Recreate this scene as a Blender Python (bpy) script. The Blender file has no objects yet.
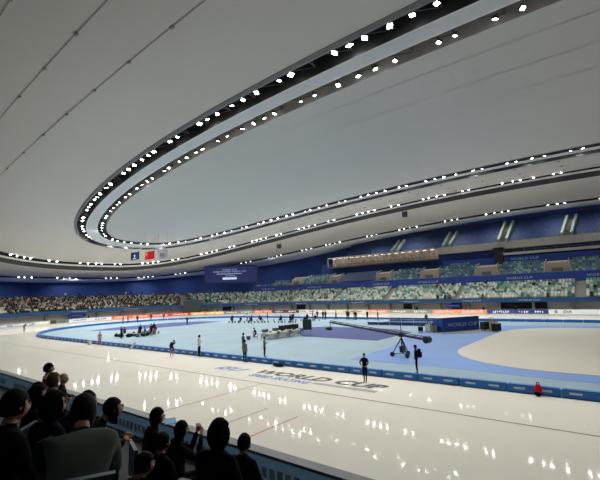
import bpy, bmesh, math, random
from mathutils import Vector, Matrix, Quaternion
random.seed(7)
D = bpy.data
SC = bpy.context.scene
COL = SC.collection
PI = math.pi
R = math.radians

# ------------------------------------------------------------------ camera, world, exposure
CAM = Vector((10.71, -46.19, 5.31))
PIT, ROL, YAW = 0.136544, -0.0329, 0.669186
fw = Vector((-math.sin(YAW) * math.cos(PIT), math.cos(YAW) * math.cos(PIT), math.sin(PIT)))
rt = Vector((math.cos(YAW), math.sin(YAW), 0.0))
up = rt.cross(fw)
r2 = rt * math.cos(ROL) + up * math.sin(ROL)
u2 = -rt * math.sin(ROL) + up * math.cos(ROL)
cam = D.cameras.new('camera')
cam.sensor_fit = 'HORIZONTAL'
cam.sensor_width = 36.0
cam.lens = 393.1 / 600.0 * 36.0
cam.clip_end = 600
co = D.objects.new('camera', cam)
M = Matrix((r2, u2, -fw)).transposed().to_4x4()
M.translation = CAM
co.matrix_world = M
COL.objects.link(co)
SC.camera = co
W = D.worlds.new('world')
SC.world = W
W.use_nodes = True
W.node_tree.nodes['Background'].inputs[0].default_value = (0.6, 0.7, 0.85, 1)
W.node_tree.nodes['Background'].inputs[1].default_value = 0.02
SC.view_settings.view_transform = 'Standard'
SC.view_settings.look = 'None'
SC.view_settings.gamma = 1
SC.view_settings.use_curve_mapping = False
SC.view_settings.exposure = 0.66
LAMP = 14.0       # strength of the floodlight lenses
BEAM = 430.0      # power of each floodlight's beam

# ------------------------------------------------------------------ materials
def lin(c):
    return tuple(((v / 255.0) / 12.92 if v / 255.0 <= 0.04045 else ((v / 255.0 + 0.055) / 1.055) ** 2.4) for v in c)
MATS = {}
def mat(name, rgb, rough=0.6, metal=0.0, emit=0.0, noise=0.06, scale=3.0, bump=0.0, spec=0.5, bscale=None, alpha=1.0, trans=0.0):
    if name in MATS:
        return MATS[name]
    m = D.materials.new(name)
    m.use_nodes = True
    nt = m.node_tree
    b = nt.nodes['Principled BSDF']
    c = lin(rgb)
    b.inputs['Roughness'].default_value = rough
    b.inputs['Metallic'].default_value = metal
    b.inputs['Specular IOR Level'].default_value = spec
    b.inputs['Alpha'].default_value = alpha
    b.inputs['Transmission Weight'].default_value = trans
    tc = nt.nodes.new('ShaderNodeTexCoord')
    nz = nt.nodes.new('ShaderNodeTexNoise')
    nz.inputs['Scale'].default_value = scale
    nz.inputs['Detail'].default_value = 3
    nt.links.new(tc.outputs['Object'], nz.inputs['Vector'])
    rp = nt.nodes.new('ShaderNodeValToRGB')
    rp.color_ramp.elements[0].position = 0.3
    rp.color_ramp.elements[1].position = 0.7
    rp.color_ramp.elements[0].color = tuple(v * (1 - noise) for v in c) + (1,)
    rp.color_ramp.elements[1].color = tuple(min(1, v * (1 + noise)) for v in c) + (1,)
    nt.links.new(nz.outputs['Fac'], rp.inputs['Fac'])
    nt.links.new(rp.outputs['Color'], b.inputs['Base Color'])
    if emit > 0:
        b.inputs['Emission Color'].default_value = c + (1,)
        b.inputs['Emission Strength'].default_value = emit
    if bump > 0:
        n2 = nt.nodes.new('ShaderNodeTexNoise')
        n2.inputs['Scale'].default_value = bscale or scale
        nt.links.new(tc.outputs['Object'], n2.inputs['Vector'])
        bp = nt.nodes.new('ShaderNodeBump')
        bp.inputs['Strength'].default_value = bump
        bp.inputs['Distance'].default_value = 0.05
        nt.links.new(n2.outputs['Fac'], bp.inputs['Height'])
        nt.links.new(bp.outputs['Normal'], b.inputs['Normal'])
    MATS[name] = m
    return m

m_ice = mat('ice', (238, 233, 220), 0.045, noise=0.03, scale=0.12, spec=0.006)
m_rink = mat('rink_ice', (204, 198, 182), 0.45, noise=0.04, scale=0.1)
m_pale = mat('pale_blue_floor', (142, 168, 182), 0.6, noise=0.07, scale=0.25)
m_blue_floor = mat('blue_floor', (106, 144, 204), 0.55, noise=0.06, scale=0.25)
m_purple = mat('indigo_mat', (50, 68, 136), 0.7, noise=0.08, scale=0.8)
m_pad = mat('pad_blue', (30, 112, 190), 0.5, noise=0.08)
m_padmark = mat('pad_mark', (190, 210, 230), 0.5)
m_ceil = mat('ceiling_membrane', (216, 212, 205), 0.75, noise=0.03, scale=0.05)
m_seam = mat('seam', (150, 148, 142), 0.8)
m_strip = mat('ceiling_strip', (222, 224, 226), 0.6, noise=0.03)
m_white = mat('white_trim', (238, 238, 234), 0.4)
m_slot = mat('slot_dark', (34, 36, 38), 0.7)
m_slotgrey = mat('slot_grey', (205, 202, 196), 0.6, noise=0.1, scale=1.5)
m_band = mat('dark_band', (66, 66, 68), 0.7)
m_steel = mat('steel', (120, 122, 126), 0.45, metal=0.5)
m_lens = mat('lamp_lens', (255, 252, 244), 0.4, emit=LAMP)
m_housing = mat('lamp_housing', (50, 52, 55), 0.5)
m_wall = mat('wall_blue', (8, 46, 108), 0.75, noise=0.10, scale=0.3)
m_cover = mat('seat_cover_blue', (8, 36, 78), 0.7, noise=0.85, scale=2.4, bump=0.6, bscale=1.2)
m_fascia = mat('fascia_blue', (14, 70, 122), 0.5, noise=0.06)
m_banner = mat('banner_blue', (4, 50, 136), 0.55, noise=0.06)
m_conc = mat('concrete', (160, 156, 150), 0.8, noise=0.1)
m_concd = mat('concrete_dark', (96, 94, 90), 0.8, noise=0.1)
m_black = mat('black', (14, 14, 16), 0.6)
m_text = mat('text_white', (176, 192, 214), 0.5)
m_textblk = mat('text_black', (20, 24, 32), 0.5)
m_textblue = mat('text_blue', (96, 140, 190), 0.5)
m_textgrey = mat('text_grey', (138, 142, 150), 0.5)
m_red = mat('line_red', (196, 92, 86), 0.5)
m_line = mat('line_grey', (118, 118, 118), 0.5)

# ------------------------------------------------------------------ mesh helpers
class MB:
    def __init__(s):
        s.v = []; s.f = []; s.m = []
    def add(s, vs, fs, mi=0):
        k = len(s.v)
        s.v += [tuple(v) for v in vs]
        s.f += [tuple(i + k for i in f) for f in fs]
        s.m += [mi] * len(fs)
    def box(s, c, d, mi=0, rz=0.0, mtx=None):
        cx, cy, cz = c
        hx, hy, hz = d[0] / 2, d[1] / 2, d[2] / 2
        ca, sa = math.cos(rz), math.sin(rz)
        vs = []
        for x in (-hx, hx):
            for y in (-hy, hy):
                for z in (-hz, hz):
                    p = Vector((x * ca - y * sa, x * sa + y * ca, z))
                    if mtx: p = mtx @ Vector((x, y, z))
                    vs.append((p.x + cx, p.y + cy, p.z + cz))
        s.add(vs, [(0, 1, 3, 2), (4, 6, 7, 5), (0, 4, 5, 1), (2, 3, 7, 6), (0, 2, 6, 4), (1, 5, 7, 3)], mi)
    def tube(s, a, b, ra, rb=None, n=8, mi=0):
        a = Vector(a); b = Vector(b); rb = ra if rb is None else rb
        d = (b - a).normalized()
        x = d.orthogonal().normalized(); y = d.cross(x)
        vs = []
        for p, r in ((a, ra), (b, rb)):
            for i in range(n):
                t = 2 * PI * i / n
                vs.append(p + x * (r * math.cos(t)) + y * (r * math.sin(t)))
        fs = [(i, (i + 1) % n, n + (i + 1) % n, n + i) for i in range(n)]
        fs += [tuple(range(n - 1, -1, -1)), tuple(range(n, 2 * n))]
        s.add(vs, fs, mi)
    def ball(s, c, r, nu=10, nv=7, mi=0, mtx=None):
        rx, ry, rz = (r, r, r) if not hasattr(r, '__len__') else r
        vs = []
        for j in range(nv + 1):
            ph = PI * j / nv
            for i in range(nu):
                t = 2 * PI * i / nu
                p = Vector((rx * math.sin(ph) * math.cos(t), ry * math.sin(ph) * math.sin(t), rz * math.cos(ph)))
                if mtx: p = mtx @ p
                vs.append((p.x + c[0], p.y + c[1], p.z + c[2]))
        fs = [(j * nu + i, (j + 1) * nu + i, (j + 1) * nu + (i + 1) % nu, j * nu + (i + 1) % nu) for j in range(nv) for i in range(nu)]
        s.add(vs, fs, mi)
    def poly(s, pts, z0, z1, mi=0):
        n = len(pts)
        vs = [(p[0], p[1], z1) for p in pts] + [(p[0], p[1], z0) for p in pts]
        fs = [tuple(range(n)), tuple(range(2 * n - 1, n - 1, -1))] + [(i, n + i, n + (i + 1) % n, (i + 1) % n) for i in range(n)]
        s.add(vs, fs, mi)
    def mesh(s, name, mats, smooth=False):
        me = D.meshes.new(name)
        me.from_pydata(s.v, [], s.f)
        for m in (mats if isinstance(mats, (list, tuple)) else [mats]):
            me.materials.append(m)
        me.polygons.foreach_set('material_index', s.m)
        if smooth:
            me.polygons.foreach_set('use_smooth', [True] * len(s.f))
        me.update()
        return me
    def build(s, name, mats, parent=None, smooth=False, loc=None, rz=0.0):
        o = link(name, s.mesh(name, mats, smooth), parent)
        if loc: o.location = loc
        o.rotation_euler = (0, 0, rz)
        return o
def link(name, data, parent=None, loc=None, rz=0.0):
    o = D.objects.new(name, data)
    COL.objects.link(o)
    if parent: o.parent = parent
    if loc: o.location = loc
    if rz: o.rotation_euler = (0, 0, rz)
    return o
def tag(o, label=None, cat=None, group=None, kind=None):
    if label: o['label'] = label
    if cat: o['category'] = cat
    if group: o['group'] = group
    if kind: o['kind'] = kind
    return o
def thing(name, label, cat, loc=(0, 0, 0), rz=0.0, group=None):
    o = link(name, None, None, loc, rz)
    o.empty_display_size = 0.3
    return tag(o, label, cat, group)
def dup(src, loc, rz, label=None, group=None, scale=None):
    c = src.copy(); COL.objects.link(c)
    c.location = loc; c.rotation_euler = (0, 0, rz)
    if scale: c.scale = (scale, scale, scale)
    if label: c['label'] = label
    if group: c['group'] = group
    for ch in list(src.children):
        k = ch.copy(); COL.objects.link(k); k.parent = c
        for g in list(ch.children):
            q = g.copy(); COL.objects.link(q); q.parent = k
    return c
def struct(name, mb, mats, parent=None, smooth=False):
    o = mb.build(name, mats, parent, smooth)
    if not parent: o['kind'] = 'structure'
    return o
def text_mesh(txt, size, depth=0.01, m=None, italic=0.0, align='CENTER', sx=1.0, bold=0.0):
    cu = D.curves.new('t', 'FONT')
    cu.body = txt; cu.size = size; cu.extrude = depth; cu.shear = italic; cu.offset = bold
    cu.align_x = align; cu.align_y = 'CENTER'
    cu.resolution_u = 2
    o = D.objects.new('t', cu); COL.objects.link(o)
    dg = bpy.context.evaluated_depsgraph_get()
    me = D.meshes.new_from_object(o.evaluated_get(dg))
    D.objects.remove(o); D.curves.remove(cu)
    me.materials.clear(); me.materials.append(m or m_text)
    if sx != 1.0:
        for v in me.vertices: v.co.x *= sx
    return me

# ------------------------------------------------------------------ oval geometry
HS = 56.0
def P(r, u, z=0.0):
    if -HS <= u <= HS: return Vector((u, r, z))
    if u < -HS:
        ph = (-HS - u) / 40.0
        if ph <= PI: return Vector((-HS - r * math.sin(ph), r * math.cos(ph), z))
        return Vector((-HS + (ph - PI) * 40.0, -r, z))
    ph = (u - HS) / 40.0
    return Vector((HS + r * math.sin(ph), r * math.cos(ph), z))
def ang(u):      # rotation so that local +X runs along the ring towards +u, local -Y faces the ice
    if -HS <= u <= HS: return 0.0
    if u < -HS: return min((-HS - u) / 40.0, PI)
    return -(u - HS) / 40.0
def oval(r, n=24):
    pts = []
    for i in range(n + 1):
        t = PI / 2 + PI * i / n
        pts.append((-HS + r * math.cos(t), r * math.sin(t)))
    for i in range(n + 1):
        t = -PI / 2 + PI * i / n
        pts.append((HS + r * math.cos(t), r * math.sin(t)))
    return pts
def ring_loft(prof, us, closed=False):
    """prof: list of (r, z, material index of the band that follows)"""
    mb = MB()
    n = len(prof)
    vs = [P(r, u, z) for u in us for (r, z, _m) in prof]
    mb.v = [tuple(v) for v in vs]
    for i in range(len(us) - 1):
        for j in range(n - 1):
            mb.f.append((i * n + j, (i + 1) * n + j, (i + 1) * n + j + 1, i * n + j + 1)); mb.m.append(prof[j][2])
    return mb
def urange(a, b, step):
    n = max(1, int(round((b - a) / step)))
    return [a + (b - a) * i / n for i in range(n + 1)]

# ------------------------------------------------------------------ floor, ice, infield
mb = MB(); mb.box((0, 0, -0.35), (420, 260, 0.6)); struct('floor', mb, m_concd)
mb = MB(); mb.poly(oval(37.9, 40), -0.05, -0.005); o = struct('floor_ice_track', mb, m_ice)
o.name = 'floor_ice_track'
mb = MB(); mb.poly(oval(22.9, 40), -0.02, 0.004); struct('floor_infield', mb, m_pale)
mb = MB(); mb.poly([(-6.6, -18.6), (-1, -18.3), (8, -19), (60, -19), (66, -14), (66, 12), (58, 17), (2, 17), (-6, 13), (-9.5, 6), (-8.5, -4), (-6.7, -11)], 0.004, 0.010)
struct('floor_blue_court', mb, m_blue_floor)
rk = []
for cx_, cy_, a0 in ((7.4, 6.0, 90), (7.4, -8.6, 180), (51, -8.6, 270), (51, 6.0, 0)):
    for i in range(9):
        t = R(a0 + 90 * i / 8)
        rk.append((cx_ + 8.2 * math.cos(t), cy_ + 8.2 * math.sin(t)))
mb = MB(); mb.poly(rk, 0.010, 0.03); struct('floor_practice_rink', mb, m_rink)
mb = MB(); mb.poly([(-29.3, 3.2), (-20.9, -6.4), (-10.3, -6.7), (-10.2, 2.6), (-14, 6.0), (-26.5, 6.6)], 0.004, 0.012)
tag(mb.build('floor_mat', m_purple), 'large indigo floor mat lying behind the camera crane', 'floor mat')
mb = MB(); mb.poly([(-63.6, -14.2), (-66.0, -9), (-66.9, -2.2), (-66.2, 5.2), (-62.5, 9.5), (-56.7, 11.2), (-56.3, 7.4), (-55.4, 1.7), (-56.0, -4.4), (-58.5, -10)], 0.004, 0.012)
tag(mb.build('floor_mat', m_purple), 'crescent of indigo floor matting beyond the bench with bags', 'floor mat')
mb = MB(); mb.poly([(-21.6, 19.6), (-21.7, 11.3), (-9.6, 11.6), (-12.8, 20.5)], 0.004, 0.02)
tag(mb.build('floor_mat', mat('mat_blue', (34, 78, 140), 0.6)), 'dark blue floor mat beside the far blue hoarding box', 'floor mat')
mb = MB(); mb.poly([(-9.0, 4.6), (-6.2, 1.8), (-1.0, 6.8), (-3.4, 9.6)], 0.010, 0.05)
tag(mb.build('floor_sheet', mat('sheet_grey', (150, 146, 138), 0.7)), 'grey ground sheet under the blue hoarding box', 'ground sheet')

# lane and start lines painted on the ice
def ovalline(name, r, w, m, label):
    mb = MB(); pts = oval(r + w / 2, 30); pin = oval(r - w / 2, 30); n = len(pts)
    mb.add([(p[0], p[1], 0.0) for p in pts] + [(p[0], p[1], 0.0) for p in pin], [(i, (i + 1) % n, n + (i + 1) % n, n + i) for i in range(n)])
    return struct(name, mb, m)
ovalline('trim_1', 28.26, 0.11, m_line, '')
def line(name, a, b, w, m):
    a = Vector((a[0], a[1], 0.0)); b = Vector((b[0], b[1], 0.0)); d = (b - a).normalized() * w / 2
    s = Vector((-d.y, d.x, 0))
    mb = MB(); mb.add([a - s, b - s, b + s, a + s], [(0, 1, 2, 3)]); return struct(name, mb, m)
line('trim_2', (-6.75, -37.6), (-6.75, -28.25), 0.07, m_red)
line('trim_3', (-2.8, -36.9), (-2.8, -32.0), 0.06, m_line)
line('trim_4', (-0.8, -37.6), (-0.8, -32.2), 0.07, m_red)
line('trim_5', (-17.9, -35.2), (-15.2, -28.3), 0.05, m_red)
line('trim_6', (-13.4, -31.2), (-13.6, -27.7), 0.05, m_red)

# lettering in the ice
g = thing('ice_lettering', 'black and blue lettering set into the ice beside the blue pads', 'ice lettering', (-5, -26, 0.0))
def put(name, me, par, x, y, sx=1, sy=1, z=0.002):
    o = link(name, me, par); o.location = (x + 5, y + 26, z); o.scale = (sx, sy, 1); return o
def fit_text(txt, x0, x1, y0, y1, m, par, italic=0.0, name='lettering', bold=0.04):
    me = text_mesh(txt, 1.0, 0.0, m, italic, bold=bold)
    xs = [v.co.x for v in me.vertices]; ys = [v.co.y for v in me.vertices]
    sx = (x1 - x0) / (max(xs) - min(xs)); sy = (y1 - y0) / (max(ys) - min(ys))
    for v in me.vertices:
        v.co.x = (v.co.x - min(xs)) * sx; v.co.y = (v.co.y - min(ys)) * sy; v.co.z = 0
    return put(name, me, par, x0, y0)
fit_text('WORLD CUP', -9.6, 0.15, -26.15, -25.0, m_textblk, g, 0.25, 'word')
o = fit_text('ISU', -13.6, -10.7, -26.45, -25.3, m_textblue, g, 0.35, 'word', 0.04); o['label'] = 'blue lettering'
fit_text('SPEED SKATING', -9.3, -4.3, -27.1, -26.4, m_textblue, g, 0.1, 'word', 0.05)['label'] = 'small blue lettering'
mb = MB()
for x in [(-4.1 + i * 0.17) for i in range(25)]:
    mb.add([(x, 0, 0), (x + 0.11, 0, 0), (x + 0.11, 0.42, 0), (x, 0.42, 0)], [(0, 1, 2, 3)])
o = mb.build('small_print', m_textgrey, g); o.location = (5.0, -0.85, 0.002)

# ------------------------------------------------------------------ ceiling
def S(x, y): return 23.497 - 1.007e-3 * x * x + 1.202e-3 * y * y
def SD(x, y): return 25.364 - 1.125e-3 * x * x - 0.949e-3 * y * y
def se(a, b, n, th):
    c, s = math.cos(th), math.sin(th)
    return (a * math.copysign(abs(c) ** (2 / n), c), b * math.copysign(abs(s) ** (2 / n), s))
NT = 288
THS = []
for i in range(NT):   # samples evened out along the curve
    THS.append(2 * PI * i / NT)
def even_ths(n=NT):
    fine = [2 * PI * i / 7200 for i in range(7201)]
    pts = [se(78, 22, 2.8, t) for t in fine]
    d = [0.0]
    for i in range(7200): d.append(d[-1] + math.dist(pts[i], pts[i + 1]) + 0.0)
    out = []; j = 0
    for i in range(n):
        t = d[-1] * i / n
        while d[j + 1] < t: j += 1
        out.append(fine[j])
    return out
THS = even_ths()
RINGS = {'A0': (77.92, 22.25, 2.808), 'A1': (76.86, 20.39, 2.808), 'B0': (74.02, 18.77, 2.808), 'B1': (72.57, 17.14, 2.808),
         'C': (94.51, 36.78, 2.899), 'D': (112.1, 56.0, 2.746)}
def rp(key, th, off=0.0, dz=0.0, kind='S'):
    a, b, n = RINGS[key]
    if key == 'C' and math.sin(th) < 0: b = 45.0
    x, y = se(a + off, b + off, n, th)
    z = (S if kind == 'S' else SD)(x, y) + dz
    return Vector((x, y, z))
def loft(rows, name, mats):
    """rows: list of (function th->Vector, band material index)"""
    mb = MB(); n = len(rows)
    mb.v = [tuple(f(t)) for t in THS for (f, _m) in rows]
    for i in range(NT):
        k = (i + 1) % NT
        for j in range(n - 1):
            mb.f.append((i * n + j, i * n + j + 1, k * n + j + 1, k * n + j)); mb.m.append(rows[j][1])
    return struct(name, mb, mats, smooth=False)
def rr(key, off=0.0, dz=0.0, m=0, kind='S'): return (lambda t: rp(key, t, off, dz, kind), m)
def mix(f1, f2, k):
    return lambda t: f1(t).lerp(f2(t), k)
cap = [((lambda k: (lambda t: (lambda p: Vector((p.x * k, p.y * k, S(p.x * k, p.y * k))))(rp('B1', t))))(k), 0) for k in (0.0, 0.25, 0.5, 0.7, 0.85, 0.95, 1.0)]
o = loft(cap, 'ceiling', [m_ceil])
for p_ in o.data.polygons: p_.use_smooth = True
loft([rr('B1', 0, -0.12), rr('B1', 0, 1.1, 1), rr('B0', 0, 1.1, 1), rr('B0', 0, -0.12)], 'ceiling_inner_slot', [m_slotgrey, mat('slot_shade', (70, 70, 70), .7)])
loft([rr('B0', 0, -0.12, 1), rr('B0', 0.16, -0.14, 0), rr('A1', -0.16, -0.14, 1), rr('A1', 0, -0.12)], 'ceiling_soffit_ring', [m_strip, m_white])
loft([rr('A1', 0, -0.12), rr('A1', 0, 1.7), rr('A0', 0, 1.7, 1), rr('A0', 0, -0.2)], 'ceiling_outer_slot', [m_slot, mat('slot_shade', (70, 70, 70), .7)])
loft([rr('A0', 0, -0.2), rr('A0', 0.2, -0.22), rr('A0', 0.45, -0.05)], 'trim_7', [m_steel])
c_in = lambda t: rp('C', t, -1.7, 0)
a_out = lambda t: rp('A0', t, 0.45, -0.05)
def outer(k):
    def f(t):
        p = a_out(t).lerp(c_in(t), k); p.z = S(p.x, p.y); return p
    return f
o = loft([(outer(k / 8), 0) for k in range(9)], 'ceiling_outer_membrane', [m_ceil])
for p_ in o.data.polygons: p_.use_smooth = True
loft([rr('C', -1.7, 0.0), rr('C', -1.7, 1.0), rr('C', 0, 1.0), rr('C', 0, -0.05)], 'ceiling_rim_slot', [m_slot])
loft([rr('C', 0, -0.05), rr('C', 0.15, -0.4)], 'trim_8', [m_white])
loft([rr('C', 0.15, -0.4), rr('C', 0.4, -1.35)], 'trim_9', [m_band])
p0 = lambda t: rp('C', t, 0.4, -1.35)
p1 = lambda t: rp('D', t, -2.4, 0.35, 'D')
loft([(p0, 0), (mix(p0, p1, 0.5), 0), (p1, 0)], 'ceiling_border_panels', [m_ceil])
loft([rr('D', -2.4, 0.35, 0, 'D'), rr('D', -2.4, 1.2, 0, 'D'), rr('D', -1.3, 1.2, 0, 'D'), rr('D', -1.3, 0.2, 0, 'D')], 'ceiling_edge_slot', [m_slot])
loft([rr('D', -1.3, 0.2, 0, 'D'), rr('D', 0, 0, 0, 'D'), rr('D', 0.3, 0.6, 0, 'D'), rr('D', 12, 0.8, 0, 'D')], 'ceiling_edge', [m_strip])
# membrane seams parallel to the long side
def inside(key, x, y, off=0):
    a, b, n = RINGS[key]
    if key == 'C' and y < 0: b = 45.0
    return (abs(x) / (a + off)) ** n + (abs(y) / (b + off)) ** n < 1
k = 9
for y in (-39.4, -35.4, -31.4, 24.2, 28.3, 32.4):
    mb = MB(); prev = None
    xs = [x * 1.5 for x in range(-60, 61)]
    for x in xs:
        okk = inside('C', x, y, -1.8) and not inside('A0', x, y, 0.6)
        if okk and prev is not None:
            w = 0.035
            mb.add([(prev, y - w, S(prev, y) - 0.05), (x, y - w, S(x, y) - 0.05), (x, y + w, S(x, y) - 0.05), (prev, y + w, S(prev, y) - 0.05)], [(3, 2, 1, 0)])
            if int(x * 2) % 12 == 0: mb.box((x, y, S(x, y) - 0.1), (0.35, 0.2, 0.1))
        prev = x if okk else None
    k += 1
    if mb.f: struct('trim_%d' % k, mb, m_seam)
for y in [-14.4 + 4.1 * i for i in range(8)]:
    mb = MB(); prev = None
    for x in [x * 2.0 for x in range(-36, 37)]:
        okk = inside('B1', x, y, -1.0)
        if okk and prev is not None:
            w = 0.03
            mb.add([(prev, y - w, S(prev, y) - 0.06), (x, y - w, S(x, y) - 0.06), (x, y + w, S(x, y) - 0.06), (prev, y + w, S(prev, y) - 0.06)], [(3, 2, 1, 0)])
        prev = x if okk else None
    k += 1
    if mb.f: struct('trim_%d' % k, mb, mat('seam_soft', (205, 203, 198), 0.8))

# trusses inside the two slots
def truss(key0, key1, name, label, step, dz0, dz1, m):
    mb = MB(); n = len(THS)
    for i in range(0, n, step):
        a = rp(key0, THS[i], -0.1, dz0); b = rp(key1, THS[i], 0.1, dz0)
        c = rp(key1, THS[(i + step) % n], 0.1, dz0)
        if a.x > 40: continue
        mb.tube(a, b, 0.05, n=5); mb.tube(a, c, 0.035, n=4)
        mb.tube(a + Vector((0, 0, dz1 - dz0)), b + Vector((0, 0, 0)), 0.04, n=4)
    return tag(mb.build(name, m), label, 'truss')
truss('A0', 'A1', 'lighting_truss', 'steel lattice truss inside the dark outer lighting slot of the ceiling', 3, 0.55, 1.4, m_steel)
truss('B0', 'B1', 'lighting_truss', 'steel lattice truss inside the pale inner lighting slot of the ceiling', 3, 0.45, 0.9, m_steel)

# floodlights
def make_lamp(w, h):
    t = link('floodlight', None); t.empty_display_size = 0.2
    mb = MB(); mb.box((0, 0, 0.16), (w + .08, h + .08, 0.2)); mb.box((0, 0, 0.3), (w * .6, h * .5, 0.1))
    mb.tube((-w / 2 - .07, 0, 0.15), (-w / 2 - .07, 0, 0.5), 0.02, n=4); mb.tube((w / 2 + .07, 0, 0.15), (w / 2 + .07, 0, 0.5), 0.02, n=4)
    mb.box((0, 0, 0.5), (w + .2, 0.06, 0.04))
    mb.build('housing', m_housing, t)
    lb = MB(); lb.box((0, 0, 0.03), (w, h, 0.05)); lb.build('lens', m_lens, t)
    li = D.lights.new('beam', 'SPOT'); li.energy = BEAM; li.spot_size = R(150); li.spot_blend = 1.0; li.shadow_soft_size = 0.24; li.color = (1.0, 0.985, 0.95)
    b = link('beam', li, t); b.location = (0, 0, -0.27)
    return t
lamp0 = make_lamp(0.38, 0.38)
used = [False]
def place_lamp(p, tilt_to, label, group, size=1.0):
    d = (Vector(tilt_to) - p).normalized()
    q = (-d).to_track_quat('Z', 'X')
    o = lamp0
    if used[0]: o = dup(lamp0, p, 0)
    used[0] = True
    o.rotation_mode = 'QUATERNION'; o.rotation_quaternion = q; o.location = p
    o.scale = (size, size, size)
    tag(o, label, 'floodlight', group)
rnd = random.Random(3)
def ring_lamps(key, off, dz, kind, spec, label, group, size=1.0, inward=8, keep=None):
    """spec: cumulative spacing pattern in metres"""
    pts = [rp(key, 2 * PI * i / 4000, off, dz, kind) for i in range(4001)]
    acc = 0.0; nxt = 0.5; j = 0; cnt = 0
    for i in range(4000):
        acc += (pts[i + 1] - pts[i]).length
        if acc >= nxt:
            p = pts[i].copy()
            nxt += spec[j % len(spec)] * rnd.uniform(0.85, 1.15); j += 1
            if keep and not keep(p): continue
            n = Vector((p.x * 0.25, p.y, 0)).normalized()
            tgt = Vector((p.x, p.y, 0)) + n * (rnd.uniform(-inward, inward) - (14 if key == 'C' else 0)) + Vector((rnd.uniform(-7, 7), rnd.uniform(-5, 5), 0))
            place_lamp(p, tgt, label(p), group(p), size * rnd.choice((0.85, 1.0, 1.0, 1.15)))
            cnt += 1
    return cnt
def side(p): return 'near' if p.y < -6 else ('far' if p.y > 6 else 'end')
SN = {'near': 'overhead near side', 'far': 'far side', 'end': 'rounded left end'}
vis = lambda p: p.x < 14
nA = ring_lamps('A0', -0.9, 0.25, 'S', (1.6, 1.6, 3.4, 1.5, 5.0, 1.5, 1.5, 2.4), lambda p: 'square white floodlight in the dark outer ceiling slot, ' + SN[side(p)],
                lambda p: 'outer slot floodlights ' + side(p), 0.95, 6, vis)
nB = ring_lamps('B0', -0.75, -0.22, 'S', (1.8, 1.8, 1.4, 3.4, 1.4, 2.6), lambda p: 'small floodlight in the pale inner ceiling slot, ' + SN[side(p)],
                lambda p: 'inner slot floodlights ' + side(p), 0.7, 12, vis)
nC = ring_lamps('C', -0.95, 0.1, 'S', (1.6, 1.6, 1.6, 6.0, 1.6, 3.6), lambda p: 'floodlight along the white-rimmed roof ring, ' + SN[side(p)],
                lambda p: 'rim ring floodlights ' + side(p), 0.8, 4, lambda p: p.x < 12 and p.y > -30)
nD = ring_lamps('D', -1.85, 0.25, 'D', (1.5, 1.5, 1.5, 6.0, 1.5, 1.5, 8.0), lambda p: 'floodlight in the narrow slot above the blue wall, ' + SN[side(p)],
                lambda p: 'wall slot floodlights ' + side(p), 0.7, 3, lambda p: p.x < 12 and p.y > -30)
print('LAMPS', nA, nB, nC, nD)

# ------------------------------------------------------------------ stands shell
UF = urange(-215, 75, 2.0)
struct('wall_outer', ring_loft([(60, 4.5, 0), (60, 26.5, 0)], urange(-182, 75, 2.0)), m_wall)
struct('wall_ledge', ring_loft([(47.3, 6.05, 0), (60, 6.05, 0)], urange(-182, 75, 2.0)), m_wall)
struct('wall_concourse', ring_loft([(41.9, 0.0, 0), (41.9, 2.6, 0), (40.3, 2.6, 0)], urange(-182, 75, 2.0)), [mat('concourse_white', (214, 210, 204), 0.7, noise=0.08, scale=0.4), m_concd])
prof = []
NR1 = 8
for i in range(NR1):
    r0 = 40.9 + 0.8 * i; z0 = 3.0 + 0.39 * i
    prof += [(r0, z0, 0), (r0 + 0.8, z0, 0)]
prof.append((47.3, 6.1, 0))
struct('floor_lower_tier', ring_loft(prof, urange(-182, 75, 2.0)), m_conc)
# fascia of the lower tier, with pale marks
g = thing('fascia_band', 'long blue fascia along the front of the lower seating tier', 'fascia', (0, 0, 0))
ring_loft([(40.2, 2.35, 0), (40.2, 3.15, 0), (40.6, 3.15, 0), (40.9, 2.9, 0)], urange(-182, 75, 2.0)).build('panel', m_fascia, g)
for u in (-121, -108, -74, -58, -40, -26, -13, -2.5):
    me = text_mesh('WORLD CUP', 0.42, 0.01, m_text, 0.1, sx=1.5)
    o = link('lettering', me, g); o.location = P(40.15, u, 2.75); o.rotation_euler = (PI / 2, 0, ang(u))
# pillars under the tier
mbp = None
for i, u in enumerate(urange(-128, 10, 6.0)):
    mb = MB(); mb.box((0, 0, 1.28), (0.5, 0.5, 2.56))
    o = mb.build('concourse_pillar', m_conc, None, False, P(41.4, u, 0.0), ang(u))
    tag(o, 'grey concrete pillar in the recess beneath the lower tier', 'pillar', 'concourse pillars')
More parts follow.
